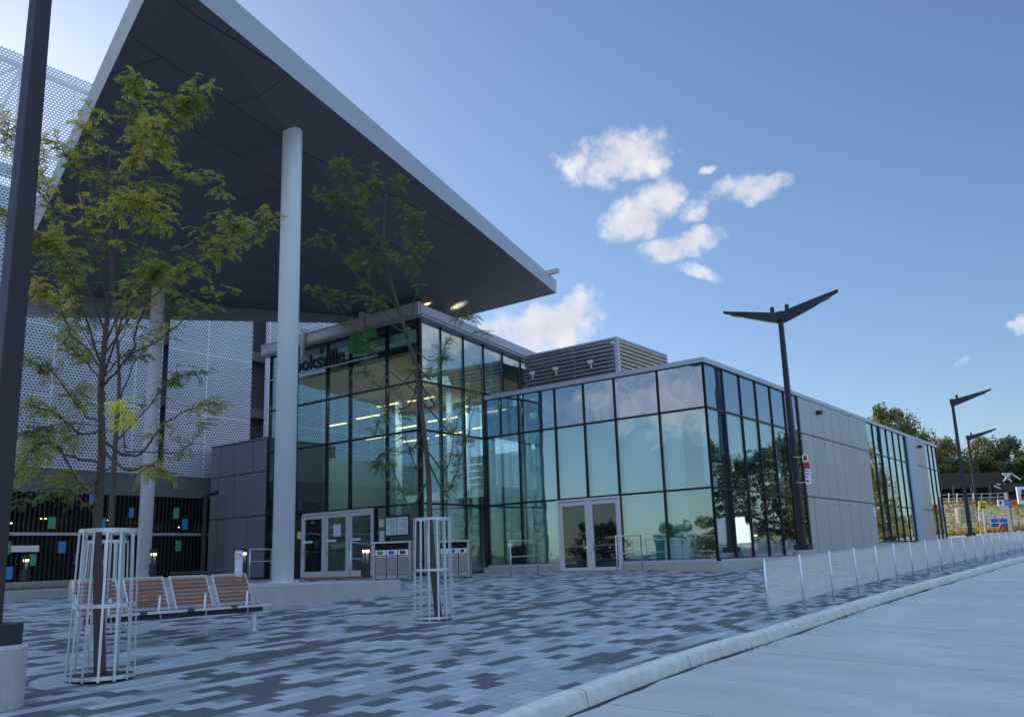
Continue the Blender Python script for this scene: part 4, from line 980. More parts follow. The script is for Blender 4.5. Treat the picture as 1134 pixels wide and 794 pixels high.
# ------------------------------------------------------------------ recycling stations
def bins(px0, px1, Y, label, cols):
    a = at(px0, 640, Y); b = at(px1, 639, Y-.1); a.z = b.z = G(a.x, a.y); o = empty('recycling_station', tuple((a+b)/2), label, 'recycling station', 'steel recycling stations by the glass wall')
    d = (b-a).normalized(); n = Vector((d.y, -d.x, 0)); L_ = (b-a).length; A = Vector((a.x, a.y, 0)); z = a.z
    mb = MB(); 
    for k in (0, L_-.06): mb.obox(A, d, n, k, k+.06, -.6, .03, z, z+1.12)
    mb.obox(A, d, n, -.05, L_+.05, -.65, .10, z+1.12, z+1.18); mb.build('frame', 'stainless', o, bevel=.006)
    MB().obox(A, d, n, .06, L_-.06, -.6, -.5, z+.05, z+1.12).build('back', 'black_metal', o)
    w = (L_-.12)/3
    for k in range(3):
        s0 = .06+k*w; bn = MB().obox(A, d, n, s0+.015, s0+w-.015, -.5, .0, z+.06, z+.74).build('bin', 'stainless', o, bevel=.006)
        MB().obox(A, d, n, s0+.03, s0+w-.03, .002, .012, z+.14, z+.70).build('bin_door', mat('grey bin door', (.30, .30, .31), .4, .8), bn)
        MB().obox(A, d, n, s0+.015, s0+w-.015, -.3, .01, z+.76, z+.92).build('label_strip', 'white', bn)
        MB().obox(A, d, n, s0+.08, s0+w-.10, .011, .018, z+.79, z+.89).build('label_patch', cols[k], bn)
    return o
bins(413, 455, 28.7, 'three part steel recycling station left of the second tree guard', ['logo', 'signblue', 'signblack'])
bins(486, 520, 30.0, 'three part steel recycling station right of the second tree guard', ['logo', 'signblue', 'signblack'])
# notices on the glass
nb_ = empty('notice_board', tuple(A0+V3*.9+Vector((0, 0, 3))), 'white double sheet notice on the hall glass beside the second tree guard', 'notice')
s0 = .35
for k in range(2): MB().obox(A0, V3, NV, .42+k*.62, 1.00+k*.62, .30, .32, 2.95, 3.62).build('sheet', 'paper', nb_)
mb = MB(); mb.obox(A0, V3, NV, .36, 1.68, .26, .297, 2.88, 3.7); mb.build('backing', 'black_metal', nb_)
mb = MB(); g2 = random.Random(2)
for k in range(2):
    for j in range(9): mb.obox(A0, V3, NV, .48+k*.62, .6+k*.62+g2.random()*.3, .3205, .3215, 3.02+j*.063, 3.035+j*.063)
mb.build('print', 'conc_dark', nb_)
for (s_, z, lab) in ((2.2, 3.45, 'yellow notice on the glass right of the hall doors'), (7.38, 3.2, 'yellow notice on the glass left of the hall doors')):
    o = empty('door_notice_sign', tuple(A0+V3*s_+Vector((0, 0, z))), lab, 'notice', 'small notices on the hall glass')
    MB().obox(A0, V3, NV, s_-.13, s_+.13, .01, .025, z-.16, z+.16).build('sheet', 'yellow', o); MB().obox(A0, V3, NV, s_-.08, s_+.08, .026, .03, z-.10, z+.08).build('print', 'paper', o)
o = tag(MB().obox(A0, V3, NV, 2.05, 2.3, .01, .02, 2.75, 3.15).build('paper_notice', 'paper', loc=tuple(A0+V3*2.2+Vector((0, 0, 2.75)))), 'white paper notice below the yellow one right of the hall doors', 'notice', 'small notices on the hall glass')

# ------------------------------------------------------------------ bench
bd = Vector((math.sin(R(37)), math.cos(R(37)), 0)); bn_ = Vector((math.cos(R(37)), -math.sin(R(37)), 0))
BL = gpt(281, 699); BO = Vector((BL.x, BL.y, 0)); bz = BL.z+.44
be = empty('slatted_bench', tuple(BL), 'steel bench with four reddish wooden slat backs behind the nearest tree guard', 'bench')
nm = 4; mw = .66; gp_ = .13; LB = nm*mw+(nm-1)*gp_
for k in range(nm):
    s1 = .12-k*(mw+gp_); s0 = s1-mw
    bk = MB()
    for j in range(7):
        h0 = .05+j*.060; n0 = -.24-.026*j
        P0 = lambda s_, nn, zz: BO+bd*s_+bn_*nn+Vector((0, 0, zz))
        bk.hexa([P0(s0+.02, n0, bz+h0), P0(s1-.02, n0, bz+h0), P0(s1-.02, n0-.03, bz+h0-.0), P0(s0+.02, n0-.03, bz+h0), P0(s0+.02, n0-.025, bz+h0+.047), P0(s1-.02, n0-.022, bz+h0+.047), P0(s1-.02, n0-.052, bz+h0+.047), P0(s0+.02, n0-.052, bz+h0+.047)])
    bko = bk.build('backrest', 'wood', be)
    fr = MB()
    for s_ in (s0, s1): fr.beam(P0(s_, -.20, bz-.02), P0(s_, -.45, bz+.50), .014, .035)
    fr.beam(P0(s0, -.45, bz+.50), P0(s1, -.45, bz+.50), .03, .016); fr.build('back_frame', 'galv', be)
    st_ = MB()
    for j in range(9): st_.obox(BO, bd, bn_, s0+.01, s1-.01, -.20+j*.052, -.165+j*.052, bz-.02, bz+.005)
    st_.build('seat', mat('dark steel seat slats', (.10, .10, .11), .5, .5), be)
    MB().tube([P0((s0+s1)/2-.1, .20, bz-.0), P0((s0+s1)/2-.06, .16, bz+.22)], .02, 8).build('armrest', 'galv', be)
    sr = MB(); sr.obox(BO, bd, bn_, s0, s1, .27, .295, bz-.03, bz+.01); sr.tube([P0((s0+s1)/2, .1, bz-.12), P0((s0+s1)/2, .1, bz)], .012, 6); sr.build('seat_rim', 'galv', be)
MB().obox(BO, bd, bn_, .12-LB, .14, -.04, .04, bz-.12, bz-.04).build('rail', 'black_metal', be)
for s_ in (0, -(LB-.25)):
    q = BO+bd*s_; z = G(q.x, q.y); l_ = MB().lathe((q.x, q.y, z), [(.10, 0), (.10, .01), (.055, .015), (.055, bz-.12-z)], 18).build('leg', 'galv', be, smooth=False)

# ------------------------------------------------------------------ tree guards + trees
def guard(name, pbase, hpx, wtop, wbot, Y, label):
    p = pbase; z = G(p.x, p.y); p = Vector((p.x, p.y, z)); h = hpx
    o = empty(name, tuple(p), label, 'tree guard', 'galvanised tree guards'); n = 14
    for nm_, rad, zz in (('top_ring', wtop, h), ('middle_ring', (wtop+wbot)/2, h*.49), ('bottom_ring', wbot, .04)):
        mb = MB(); prev = None; K = 28
        vs = []
        for k in range(K):
            a = 2*math.pi*k/K
            for (r_, z_) in ((rad, -.022), (rad+.008, -.022), (rad+.008, .022), (rad, .022)): vs.append((p.x+r_*math.cos(a), p.y+r_*math.sin(a), z+zz+z_))
        fs = [(k*4+j, k*4+(j+1) % 4, ((k+1) % K)*4+(j+1) % 4, ((k+1) % K)*4+j) for k in range(K) for j in range(4)]
        mb.add(vs, fs); mb.build(nm_, 'galv', o)
    for k in range(n):
        a = 2*math.pi*(k+.3)/n; rn = Vector((math.cos(a), math.sin(a), 0)); rj = random.uniform(-.008, .008)
        mb = MB(); mb.beam(p+rn*(wbot+.012)+Vector((0, 0, .0)), p+rn*((wtop+wbot)/2+.012+rj)+Vector((0, 0, h*.5)), .028, .008, rn); mb.beam(p+rn*((wtop+wbot)/2+.012+rj)+Vector((0, 0, h*.5)), p+rn*(wtop+.012)+Vector((0, 0, h+.02)), .028, .008, rn)
        mb.build('upright_bar', 'galv', o)
    K = 24; MB().lathe((p.x, p.y, z), [(wbot-.01, .0), (wbot-.01, .05)], K).build('soil_bed', 'soil', o)
    K = 32; cl = MB(); cl.lathe((p.x, p.y, z), [(wbot+.22, .002), (wbot+.22, .008)], K)
    return o, p
G1p = gpt(111, 752); G2p = gpt(480, 686); G3p = gpt(112, 701)
Y1, Y2, Y3 = G1p.y, G2p.y, G3p.y
guard('tree_guard', G1p, at(118, 588, Y1).z-G1p.z, .325, .37, Y1, 'nearest silver tree guard of upright bars at the left of the plaza')
guard('tree_guard', G2p, at(479, 575, Y2).z-G2p.z, .335, .36, Y2, 'silver tree guard in the middle of the plaza in front of the recycling stations')
guard('tree_guard', G3p, at(118, 600, Y3).z-G3p.z, .325, .37, Y3, 'silver tree guard seen through the nearest one, hidden behind its bars')
for i_, (gp_2, r_) in enumerate(((G1p, .75), (G2p, .72), (G3p, .75))):
    n = 40; vs = [(gp_2.x, gp_2.y, G(gp_2.x, gp_2.y)+.004)]+[(gp_2.x+r_*math.cos(2*math.pi*k/n), gp_2.y+r_*math.sin(2*math.pi*k/n), G(gp_2.x+r_*math.cos(2*math.pi*k/n), gp_2.y+r_*math.sin(2*math.pi*k/n))+.004) for k in range(n)]
    tag(MB().add(vs, [(0, k+1, (k+1) % n+1) for k in range(n)]).build('concrete_tree_pad', mat('smooth grey pad', (.30, .32, .35), .8), fix=False), kind='structure')

def bez(p, n=8):
    out = []
    for i in range(len(p)-1):
        a = p[max(i-1, 0)]; b = p[i]; c = p[i+1]; d = p[min(i+2, len(p)-1)]
        for k in range(n):
            t = k/n; out.append(Vector([.5*((2*b[j])+(-a[j]+c[j])*t+(2*a[j]-5*b[j]+4*c[j]-d[j])*t*t+(-a[j]+3*b[j]-3*c[j]+d[j])*t**3) for j in range(3)]))
    out.append(Vector(p[-1])); return out
def frond(mb, p, d, L_, rnd, lw=.011, ll=.034, droop=.5):
    d = d.normalized(); side = d.cross(Vector((0, 0, 1)))
    side = side.normalized() if side.length > .01 else Vector((1, 0, 0))
    side = (side+Vector((0, 0, rnd.uniform(-.5, .5)))).normalized()
    n = rnd.randint(6, 9); q = p.copy(); dd = d.copy()
    for k in range(n):
        dd = (dd+Vector((0, 0, -droop/n*1.6))).normalized(); q = q+dd*(L_/n)
        for s_ in (-1, 1):
            t = (side*s_+dd*.45+Vector((0, 0, rnd.uniform(-.5, .25)))).normalized(); w = dd*lw*rnd.uniform(.7, 1.2)
            l = ll*rnd.uniform(.7, 1.15)
            mb.v += [q-w*.4, q+t*l*.5-w, q+t*l, q+t*l*.5+w]; b = len(mb.v)-4; mb.f.append((b, b+1, b+2, b+3))
FD = 22
def near_tree(name, label, base, trunk, limbs, Y, leafm, seed, r0=.055, fronds=1, lscale=1., bright=None, spread=.6, twn=5, TD=1.9):
    rnd = random.Random(seed); o = empty(name, tuple(base), label, 'tree', 'young locust trees in guards')
    tp = bez([base]+[at(x, y, Y+dy) for x, y, dy in trunk], 6); nT = len(tp)
    rad = [r0*(1-.82*(i/(nT-1))**.9) for i in range(nT)]
    wood = MB(); wood.tube(tp, rad, 9); lv = MB(); tw = MB()
    def twig(p, d, L_, r, dens, lvl=0):
        n = 5; pts = [p]; dd = d.normalized()
        for k in range(n):
            dd = (dd+Vector((rnd.gauss(0, .16), rnd.gauss(0, .16), rnd.gauss(-.02, .13)))).normalized(); pts.append(pts[-1]+dd*L_/n)
        tw.tube(pts, [r*(1-.75*k/n) for k in range(n+1)], 5, cap=False)
        nf = max(2, int(dens*L_*FD))
        for _ in range(nf):
            k = rnd.random()*n*.95+.05*n; i = min(int(k), n-1); q = pts[i].lerp(pts[i+1], k-i)
            a = rnd.random()*6.28; fd = (dd*.5+Vector((math.cos(a), math.sin(a), rnd.uniform(-.3, .45)))).normalized()
            frond(lv, q, fd, rnd.uniform(.11, .22)*lscale, rnd, .0125*lscale, .040*lscale)
        return pts, dd
    for (kx, tips, dens) in limbs:
        # kx: fraction along the trunk; tips: list of (px, py, dy) waypoints
        i0 = int(kx*(nT-1)); st_ = tp[i0]; pts = bez([st_]+[at(x, y, Y+dy) for x, y, dy in tips], 6)
        Lr = sum((pts[k+1]-pts[k]).length for k in range(len(pts)-1)); r = max(rad[i0]*.42, .006)
        wood_ = wood.tube([pts[k]+Vector((rnd.gauss(0, .012), rnd.gauss(0, .012), rnd.gauss(0, .01)))*(k > 0) for k in range(len(pts))], [r*(1-.8*k/(len(pts)-1)) for k in range(len(pts))], 7, cap=False)
        m_ = len(pts)
        ns = max(3, int(Lr*twn*TD*(.5+.6*min(dens, 1.5))))
        for _ in range(ns):
            f = .25+.75*rnd.random()**.75; i = min(int(f*(m_-1)), m_-2); q = pts[i].lerp(pts[i+1], f*(m_-1)-i)
            t = (pts[i+1]-pts[i]).normalized(); a = rnd.random()*6.28
            d_ = (t*.6+Vector((math.cos(a)*.8, math.sin(a)*.8, rnd.uniform(-.35, .6)))).normalized()
            pp, dd = twig(q, d_, rnd.uniform(.18, .5)*spread, .006, dens)
            if rnd.random() < .45: twig(pp[2], (dd+Vector((rnd.gauss(0, .7), rnd.gauss(0, .7), rnd.gauss(.1, .4)))).normalized(), rnd.uniform(.12, .3)*spread, .004, dens)
        twig(pts[-1], (pts[-1]-pts[-2]).normalized(), .2*spread, .005, dens*1.5)
    wood.add(tw.v, tw.f); wood.build('trunk', 'bark', o, smooth=True, fix=False); lv.build('crown', leafm, o, fix=False)
    if bright:
        bm_ = MB()
        for _ in range(46):
            x, y = bright[0]+rnd.gauss(0, 5), bright[1]+rnd.gauss(0, 9); q = at(x, y, Y-.5)
            a = rnd.random()*6.28
            frond(bm_, q, Vector((math.cos(a), math.sin(a)*.5, .2)), .15, rnd, .016, .05)
        t_ = MB(); t_.tube([at(bright[0]+2, bright[1]+40, Y-.1), at(bright[0]+1, bright[1]+18, Y-.4), at(bright[0], bright[1]-12, Y-.5)], [.01, .006, .003], 5); t_.build('shoot', 'bark', o)
        bm_.build('sun_painted_leaves', 'leaf_sunpaint', o, fix=False)  # clump coloured as if the sun fell on it
    return o
b1 = Vector((G1p.x, G1p.y, G1p.z))
limbs1 = [
 (.30, [(96, 560, 0), (70, 535, .1), (40, 520, .2)], 1.1), (.34, [(92, 540, -.2), (60, 490, -.4), (28, 505, -.5)], 1.2), (.40, [(150, 505, .3), (182, 470, .5), (215, 452, .6), (238, 445, .6)], .8),
 (.38, [(140, 520, -.3), (165, 515, -.5), (178, 520, -.6)], .9), (.45, [(95, 460, .2), (60, 415, .3), (25, 398, .4)], 1.3), (.43, [(90, 480, -.4), (55, 455, -.6), (22, 450, -.7)], 1.2),
 (.50, [(145, 390, -.2), (160, 340, -.4), (205, 300, -.5), (245, 280, -.5), (262, 250, -.5)], 1.3), (.5, [(130, 400, .4), (170, 380, .7), (210, 350, .8), (248, 325, .8)], .7), (.55, [(80, 370, .2), (60, 330, .4), (38, 320, .5)], 1.2),
 (.56, [(90, 340, -.5), (75, 290, -.7), (45, 262, -.8)], 1.3), (.62, [(85, 290, .2), (60, 240, .4), (50, 200, .5), (30, 150, .6)], .75), (.6, [(160, 270, .3), (180, 215, .5), (212, 190, .7), (250, 215, .8)], .8),
 (.66, [(150, 240, -.3), (170, 180, -.4), (190, 130, -.5), (225, 100, -.5)], 1.2), (.70, [(125, 230, .4), (138, 160, .5), (150, 110, .6), (148, 85, .6)], .9), (.68, [(95, 250, -.1), (85, 190, -.2), (62, 160, -.2)], .9),
 (.74, [(140, 210, 0), (155, 165, 0), (168, 140, 0)], 1.1), (.78, [(100, 215, .3), (95, 170, .4), (105, 125, .5)], .8), (.52, [(130, 370, -.6), (150, 330, -.9), (175, 300, -1.0)], 1.3), (.47, [(115, 430, .6), (95, 400, .9), (70, 380, 1.0)], 1.1),
 (.64, [(120, 260, -.6), (140, 220, -.8), (175, 235, -.9)], 1.2), (.58, [(190, 290, .2), (230, 262, .2), (272, 268, .2), (300, 243, .2)], .55), (.36, [(75, 505, .6), (45, 490, .8), (15, 530, .9)], 1.0),
 (.72, [(60, 230, -.5), (25, 190, -.7), (5, 130, -.8)], .6), (.66, [(50, 270, -.3), (20, 250, -.4), (-5, 230, -.5)], .8)]
near_tree('locust_tree', 'leafy yellow green locust tree rising from the nearest tree guard at left', b1, [(109, 640, 0), (108, 575, 0), (113, 500, .03), (112, 430, .05), (118, 360, .1), (125, 290, .1), (118, 230, .1), (122, 170, .1)], limbs1, Y1, 'leaf', 11, .072, bright=(136, 458))
b3 = Vector((G3p.x, G3p.y, G3p.z))
limbs3 = [(.5, [(165, 450, .2), (190, 420, .3), (215, 415, .3)], .8), (.55, [(95, 470, .2), (60, 470, .2), (35, 478, .3)], 1.1), (.62, [(150, 400, 0), (175, 370, 0), (192, 330, 0)], .9), (.7, [(100, 380, 0), (85, 340, 0), (78, 300, 0)], 1.1), (.75, [(140, 360, .3), (150, 300, .4), (165, 250, .4)], 1.0),
           (.48, [(160, 500, 0), (200, 500, 0), (228, 470, 0)], .6), (.85, [(115, 320, 0), (100, 260, 0), (110, 200, 0)], .9), (.45, [(90, 540, .2), (60, 540, .3), (30, 550, .4)], .9)]
near_tree('locust_tree', 'green locust tree of the hidden guard, its trunk just right of the nearest trunk', b3, [(119, 640, 0), (124, 560, 0), (128, 490, 0), (132, 420, 0), (128, 350, 0), (125, 290, 0)], limbs3, Y3, 'leaf_green', 5, .07, lscale=1.15, spread=.8)
b2 = Vector((G2p.x+.1, G2p.y, G2p.z))
limbs2 = [(.36, [(495, 545, 0), (512, 500, 0), (528, 440, 0)], .9), (.42, [(455, 500, .1), (432, 500, .2), (420, 515, .2)], 1.0), (.52, [(470, 440, 0), (420, 400, -.2), (375, 340, -.3), (345, 320, -.4)], .35), (.60, [(480, 400, .2), (500, 370, .2), (512, 345, .2), (535, 372, .2)], .7),
 (.62, [(448, 370, -.2), (420, 350, -.3), (395, 325, -.4), (362, 330, -.4)], .5), (.68, [(430, 330, 0), (400, 310, -.1), (372, 275, -.1), (352, 265, -.1)], .8), (.72, [(425, 300, .2), (395, 265, .3), (380, 230, .3), (352, 215, .3)], 1.2), (.75, [(428, 290, -.2), (408, 240, -.3), (385, 200, -.3), (376, 185, -.3)], 1.1),
 (.78, [(420, 270, 0), (410, 225, 0), (412, 190, 0)], 1.1), (.80, [(440, 280, .2), (445, 240, .2), (448, 200, .2)], 1.0), (.76, [(445, 300, -.2), (458, 270, -.2), (462, 240, -.2)], 1.0), (.7, [(455, 350, 0), (462, 310, 0), (466, 275, 0)], .9),
 (.82, [(405, 260, .3), (395, 235, .4), (400, 215, .4)], 1.2), (.66, [(420, 340, .3), (405, 300, .4), (388, 285, .5)], 1.1), (.45, [(480, 450, -.2), (470, 430, -.4), (462, 410, -.4)], .8), (.55, [(440, 430, .2), (415, 425, .2), (398, 410, .2)], .7), (.48, [(500, 480, .2), (508, 460, .2), (520, 440, .2)], .6),
 (.40, [(462, 520, .3), (448, 480, .4), (440, 455, .4)], .9), (.38, [(492, 520, -.3), (502, 490, -.4), (498, 465, -.4)], 1.0), (.33, [(455, 560, 0), (440, 530, 0), (428, 500, 0)], .8), (.58, [(475, 420, -.3), (490, 400, -.4), (492, 380, -.4)], 1.0), (.5, [(452, 450, .3), (430, 455, .4), (412, 470, .4)], .9)]
near_tree('locust_tree', 'sparse slim locust tree in the middle guard in front of the glass hall', b2, [(480, 630, 0), (476, 575, 0), (474, 520, 0), (466, 450, 0), (458, 400, 0), (444, 350, 0), (430, 300, 0), (425, 250, 0), (428, 215, 0)], limbs2, Y2, 'leaf_green', 21, .07, lscale=1.25, spread=.55, twn=4, TD=1.35)

# ------------------------------------------------------------------ mesh barrier along the kerb
posts = [(851.8, 687.4), (890.6, 675.8), (923.9, 666), (951, 657.5), (975, 650.8), (996, 644.7), (1015.2, 640)]
pp = [gpt(*p) for p in posts]; d_ = (pp[-1]-pp[0]); 
P_ = [Vector((p.x, p.y, 0)) for p in pp]
# smooth run, 2.25 m apart
line = [P_[0]]; 
azs = [33.3, 33.3, 33.4, 33.6, 33.8, 34.2, 34.6, 34.9, 35.2, 35.4]+[35.6]*14
for a in azs[:21]: line.append(line[-1]+Vector((math.sin(R(a)), math.cos(R(a)), 0))*2.24)
bf = empty('mesh_barrier', (P_[0].x, P_[0].y, G(P_[0].x, P_[0].y)), 'long run of low perforated grey panels on silver posts beside the kerb', 'barrier')
for i, p in enumerate(line):
    z = G(p.x, p.y); lean = random.uniform(-.012, .012)
    MB().tube([p+Vector((0, 0, z-.05)), p+Vector((lean, lean, z+1.09))], .026, 10).build('post', 'galv', bf, smooth=True)
    if i < len(line)-1:
        q = line[i+1]; zq = G(q.x, q.y); d = (q-p).normalized(); n = Vector((-d.y, d.x, 0))
        L_ = (q-p).length; dz = random.uniform(-.015, .015)
        a, c = p+d*.05+n*.01, p+d*(L_-.05)+n*.01
        MB().add([a+Vector((0, 0, z+.22+dz)), c+Vector((0, 0, zq+.22+dz)), c+Vector((0, 0, zq+1.06+dz)), a+Vector((0, 0, z+1.06+dz))], [(0, 1, 2, 3)]).build('mesh_panel', 'barrier', bf, fix=False)
        fr = MB(); fr.beam(a+Vector((0, 0, z+1.06+dz)), c+Vector((0, 0, zq+1.06+dz)), .02, .02); fr.beam(a+Vector((0, 0, z+.22+dz)), c+Vector((0, 0, zq+.22+dz)), .02, .02)
        fr.build('panel_rim', 'galv', bf)
# low concrete block seen under the second panel
p = gpt(902, 658); tag(MB().obox(Vector((p.x, p.y, 0)), U3, NU, -.5, .7, -.2, .2, p.z-.05, p.z+.16).build('concrete_block', 'conc', loc=tuple(p), bevel=.01), 'small pale concrete block on the pavers behind the mesh barrier', 'block')

# ------------------------------------------------------------------ right background
def bgbox(name, m, px0, px1, py0, py1, Y, depth, parent=None, **k):
    a = at(px0, py0, Y); b = at(px1, py1, Y); mb = MB().box(a.x, b.x, Y, Y+depth, b.z, a.z); return mb.build(name, m, parent, **k)
# planted slope
sy0, sy1 = 86, 97
rows = []
for Yk, zk in ((76, 0), (84, .2), (88, 1.2), (94, 2.6), (99, 3.2), (140, 3.6)):
    rows.append([(x, Yk, (G(x, min(Yk, 84)) if zk < .5 else G(x, 84))+zk-.02) for x in [8+4*i for i in range(36)]])
grid_sheet('planted_slope', rows, 'slope')
mb = MB(); rs = random.Random(9)
for k in range(4200):
    x = rs.uniform(28, 66); y = rs.uniform(73, 97); z = G(x, min(y, 84))+(0 if y < 84 else (y-84)*.25); 
    r_ = rs.uniform(.1, .28)
    for j in range(3):
        a = rs.random()*6.28; c_, s_ = math.cos(a)*r_*.5, math.sin(a)*r_*.5
        mb.add([(x-c_, y-s_, z), (x+c_, y+s_, z), (x+c_*.6+rs.uniform(-.1, .1), y+s_*.6, z+r_*1.6)], [(0, 1, 2)])
tag(mb.build('slope_planting', leaf_mat('slope planting', [(.07, .09, .02), (.20, .17, .06), (.30, .20, .09), (.22, .07, .04)], .5), fix=False), 'patchy low yellow and red plants on the slope beyond the mesh barrier', 'ground cover', kind='stuff')
# platform with roof
pf = empty('platform_shelter', tuple(at(1080, 560, 100)), 'dark brown platform shelter roof on posts beyond the right lamps', 'shelter')
bgbox('roof', 'brown', 1030, 1111.5, 525, 539, 100, 9, pf); bgbox('roof', 'brown', 1113, 1150, 535, 543.5, 97, 9, pf)
bgbox('platform_edge', 'conc_dark', 1030, 1122, 553, 561, 99, 10, pf)
for px in (1042, 1057, 1077, 1098, 1120, 1128): bgbox('post', 'conc_dark', px-1.1, px+1.1, 537, 561, 99.5, .3, pf)
bgbox('back_wall', 'dark', 1030, 1150, 540, 562, 108, .3, pf)
tr_ = MB()
for a, c in (((1111, 525), (1120, 533)), ((1111, 533), (1119, 524)), ((1119, 524), (1130, 531)), ((1101, 538), (1113, 543)), ((1104, 536), (1113, 537)), ((1110, 524.5), (1120, 524.5))): tr_.beam(at(*a, 98), at(*c, 98), .14, .14)
tr_.build('white_strut', 'white_metal', pf)
rl = empty('platform_railing', tuple(at(1080, 556, 96)), 'grey wire railing along the far platform edge', 'railing'); mb = MB()
for py in (547, 551, 555): mb.tube([at(1040, py+1, 96), at(1116, py-1, 96)], .035, 5)
mb.build('rail', 'panel', rl); mb = MB()
for px in range(1042, 1118, 9): mb.tube([at(px, 546, 96), at(px, 560, 96)], .05, 5)
mb.build('post', 'panel', rl)
# concrete drum on the slope
c = at(1070, 578, 84); tag(MB().lathe((c.x, c.y, c.z), [(.8, 0), (.8, 1.25), (.7, 1.3)], 20).build('concrete_drum', mat('beige concrete drum', (.42, .33, .24), .85), loc=tuple(c), smooth=False), 'beige concrete drum standing on the planted slope', 'drum')
# railings near
for nm_, Y, px0, px1, pys, st_, lab in (('slope_railing', 80, 1047, 1150, (571, 575, 581), 9, 'black tube railing in front of the planted slope'),):
    o = empty(nm_, tuple(at(1090, 585, Y)), lab, 'railing'); mb = MB()
    for py in pys: mb.tube([at(px0, py+1, Y), at(px1, py-2, Y)], .035, 5)
    mb.build('rail', 'panel', o); mb = MB()
    for px in range(px0, px1, st_): mb.tube([at(px, pys[0]+.5, Y), at(px, 589, Y)], .04, 5)
    mb.build('post', 'black_metal', o)
# blue boards
bb = empty('blue_site_board', tuple(at(1107, 583, 79)), 'blue boards with white lines on the railing left of the hydrant', 'board')
for a, c in ((1097, 1106.5), (1107, 1116.5)): bgbox('board', 'signblue', a, c, 574.5, 583, 78.6, .08, bb)
mb = MB(); mb.beam(at(1097, 579, 78.5), at(1116, 578.5, 78.5), .05, .05); mb.build('white_line', 'white', bb)
# hydrant
h = at(1111, 590.5, 74); hy = empty('fire_hydrant', tuple(h), 'red fire hydrant behind the far end of the mesh barrier', 'hydrant')
MB().lathe(h, [(.24, 0), (.24, .06), (.16, .08), (.16, .55), (.2, .57), (.2, .62), (.15, .68), (.06, .76), (.04, .82)], 18).build('barrel', 'red', hy, smooth=False)
MB().tube([h+Vector((-.3, 0, .42)), h+Vector((.34, 0, .42))], .075, 12).build('side_outlet', 'red', hy); MB().tube([h+Vector((.3, 0, .42)), h+Vector((.38, 0, .42))], .09, 12).build('outlet_cap', 'rubber', hy)
MB().tube([h+Vector((0, 0, .4)), h+Vector((0, -.28, .4))], .1, 12).build('front_outlet', 'red', hy)
# yellow marker post
a, m_, t_ = at(1088, 594, 62), at(1085.3, 577, 62), at(1083, 561, 62)
mp = empty('marker_post', tuple(a), 'slanted yellow and white marker post left of the thin grey lamp', 'post')
MB().tube([a, m_], .09, 10).build('lower_tube', 'orange', mp); MB().tube([m_+Vector((0, 0, .002)), t_], [.085, .03], 10).build('upper_tube', 'white', mp)
# bus stop sign
bs_ = empty('bus_stop_sign', tuple(at(1089, 590, 70)), 'yellow square bus sign with black bus pictogram', 'sign')
bgbox('panel', 'yellow', 1083.2, 1093.6, 555, 564.3, 70, .06, bs_); 
mb = MB()
def dbox(px0, px1, py0, py1, Y=69.98): a_ = at(px0, py0, Y); b_ = at(px1, py1, Y); mb.box(a_.x, b_.x, Y-.02, Y, b_.z, a_.z)
dbox(1086, 1091.4, 557, 558.2); dbox(1086, 1087, 557, 562); dbox(1090.4, 1091.4, 557, 562); dbox(1086, 1091.4, 560.4, 562); dbox(1086, 1087, 562, 563.2); dbox(1090.3, 1091.3, 562, 563.2)
mb.build('bus_pictogram', 'signblack', bs_)
MB().tube([at(1088.6, 564, 70.1), at(1091.5, 592, 70.1)], .05, 8).build('post', 'galv', bs_)
# direction sign: white, blue, red
dsn = empty('direction_sign', tuple(at(1116, 557, 72)), 'long direction sign split into white, blue and orange red fields', 'sign')
for a, c, mm in ((1104.5, 1111.8, 'white'), (1112, 1119.3, 'signblue'), (1119.5, 1127.5, 'redorange')): bgbox('field', mm, a, c, 553.5, 560.3, 72, .08, dsn)
mb = MB(); mb.beam(at(1108, 559.5, 71.95), at(1108, 555, 71.95), .08, .03); mb.beam(at(1108, 554.5, 71.95), at(1106.4, 557, 71.95), .08, .03); mb.beam(at(1108, 554.5, 71.95), at(1109.7, 557, 71.95), .08, .03); mb.beam(at(1121.5, 555, 71.95), at(1123.5, 559, 71.95), .08, .03); mb.beam(at(1123.5, 557, 71.95), at(1126, 556.4, 71.95), .08, .03)
mb.build('arrow', 'signblack', dsn)
mb = MB(); mb.beam(at(1113.5, 557.5, 71.95), at(1115.6, 555.3, 71.95), .06, .03); mb.beam(at(1115.6, 555.3, 71.95), at(1117.8, 557.5, 71.95), .06, .03); mb.beam(at(1114, 559.3, 71.95), at(1117.3, 559.3, 71.95), .06, .03); mb.build('house_symbol', 'white', dsn)
bgbox('pillar', 'conc_dark', 1116.5, 1121.5, 545, 588, 72.2, .5, dsn)
# big white sign at the right edge
ws = empty('white_pictogram_sign', tuple(at(1130, 550, 60)), 'large white square sign with black figure at the right edge', 'sign')
bgbox('panel', 'white', 1125.5, 1142, 539, 557.5, 60, .12, ws)
mb = MB(); mb.beam(at(1132.5, 553.5, 59.9), at(1133.4, 546, 59.9), .16, .05); mb.beam(at(1133.2, 546.5, 59.9), at(1131, 549, 59.9), .1, .05); mb.beam(at(1133.2, 546, 59.9), at(1137, 549, 59.9), .1, .05); mb.lathe(at(1133.4, 543.6, 59.9), [(.1, -.1), (.12, 0), (.1, .1)], 10); mb.build('figure', 'signblack', ws)
MB().tube([at(1136, 557, 60.2), at(1139, 592, 60.2)], .08, 8).build('post', 'black_metal', ws)
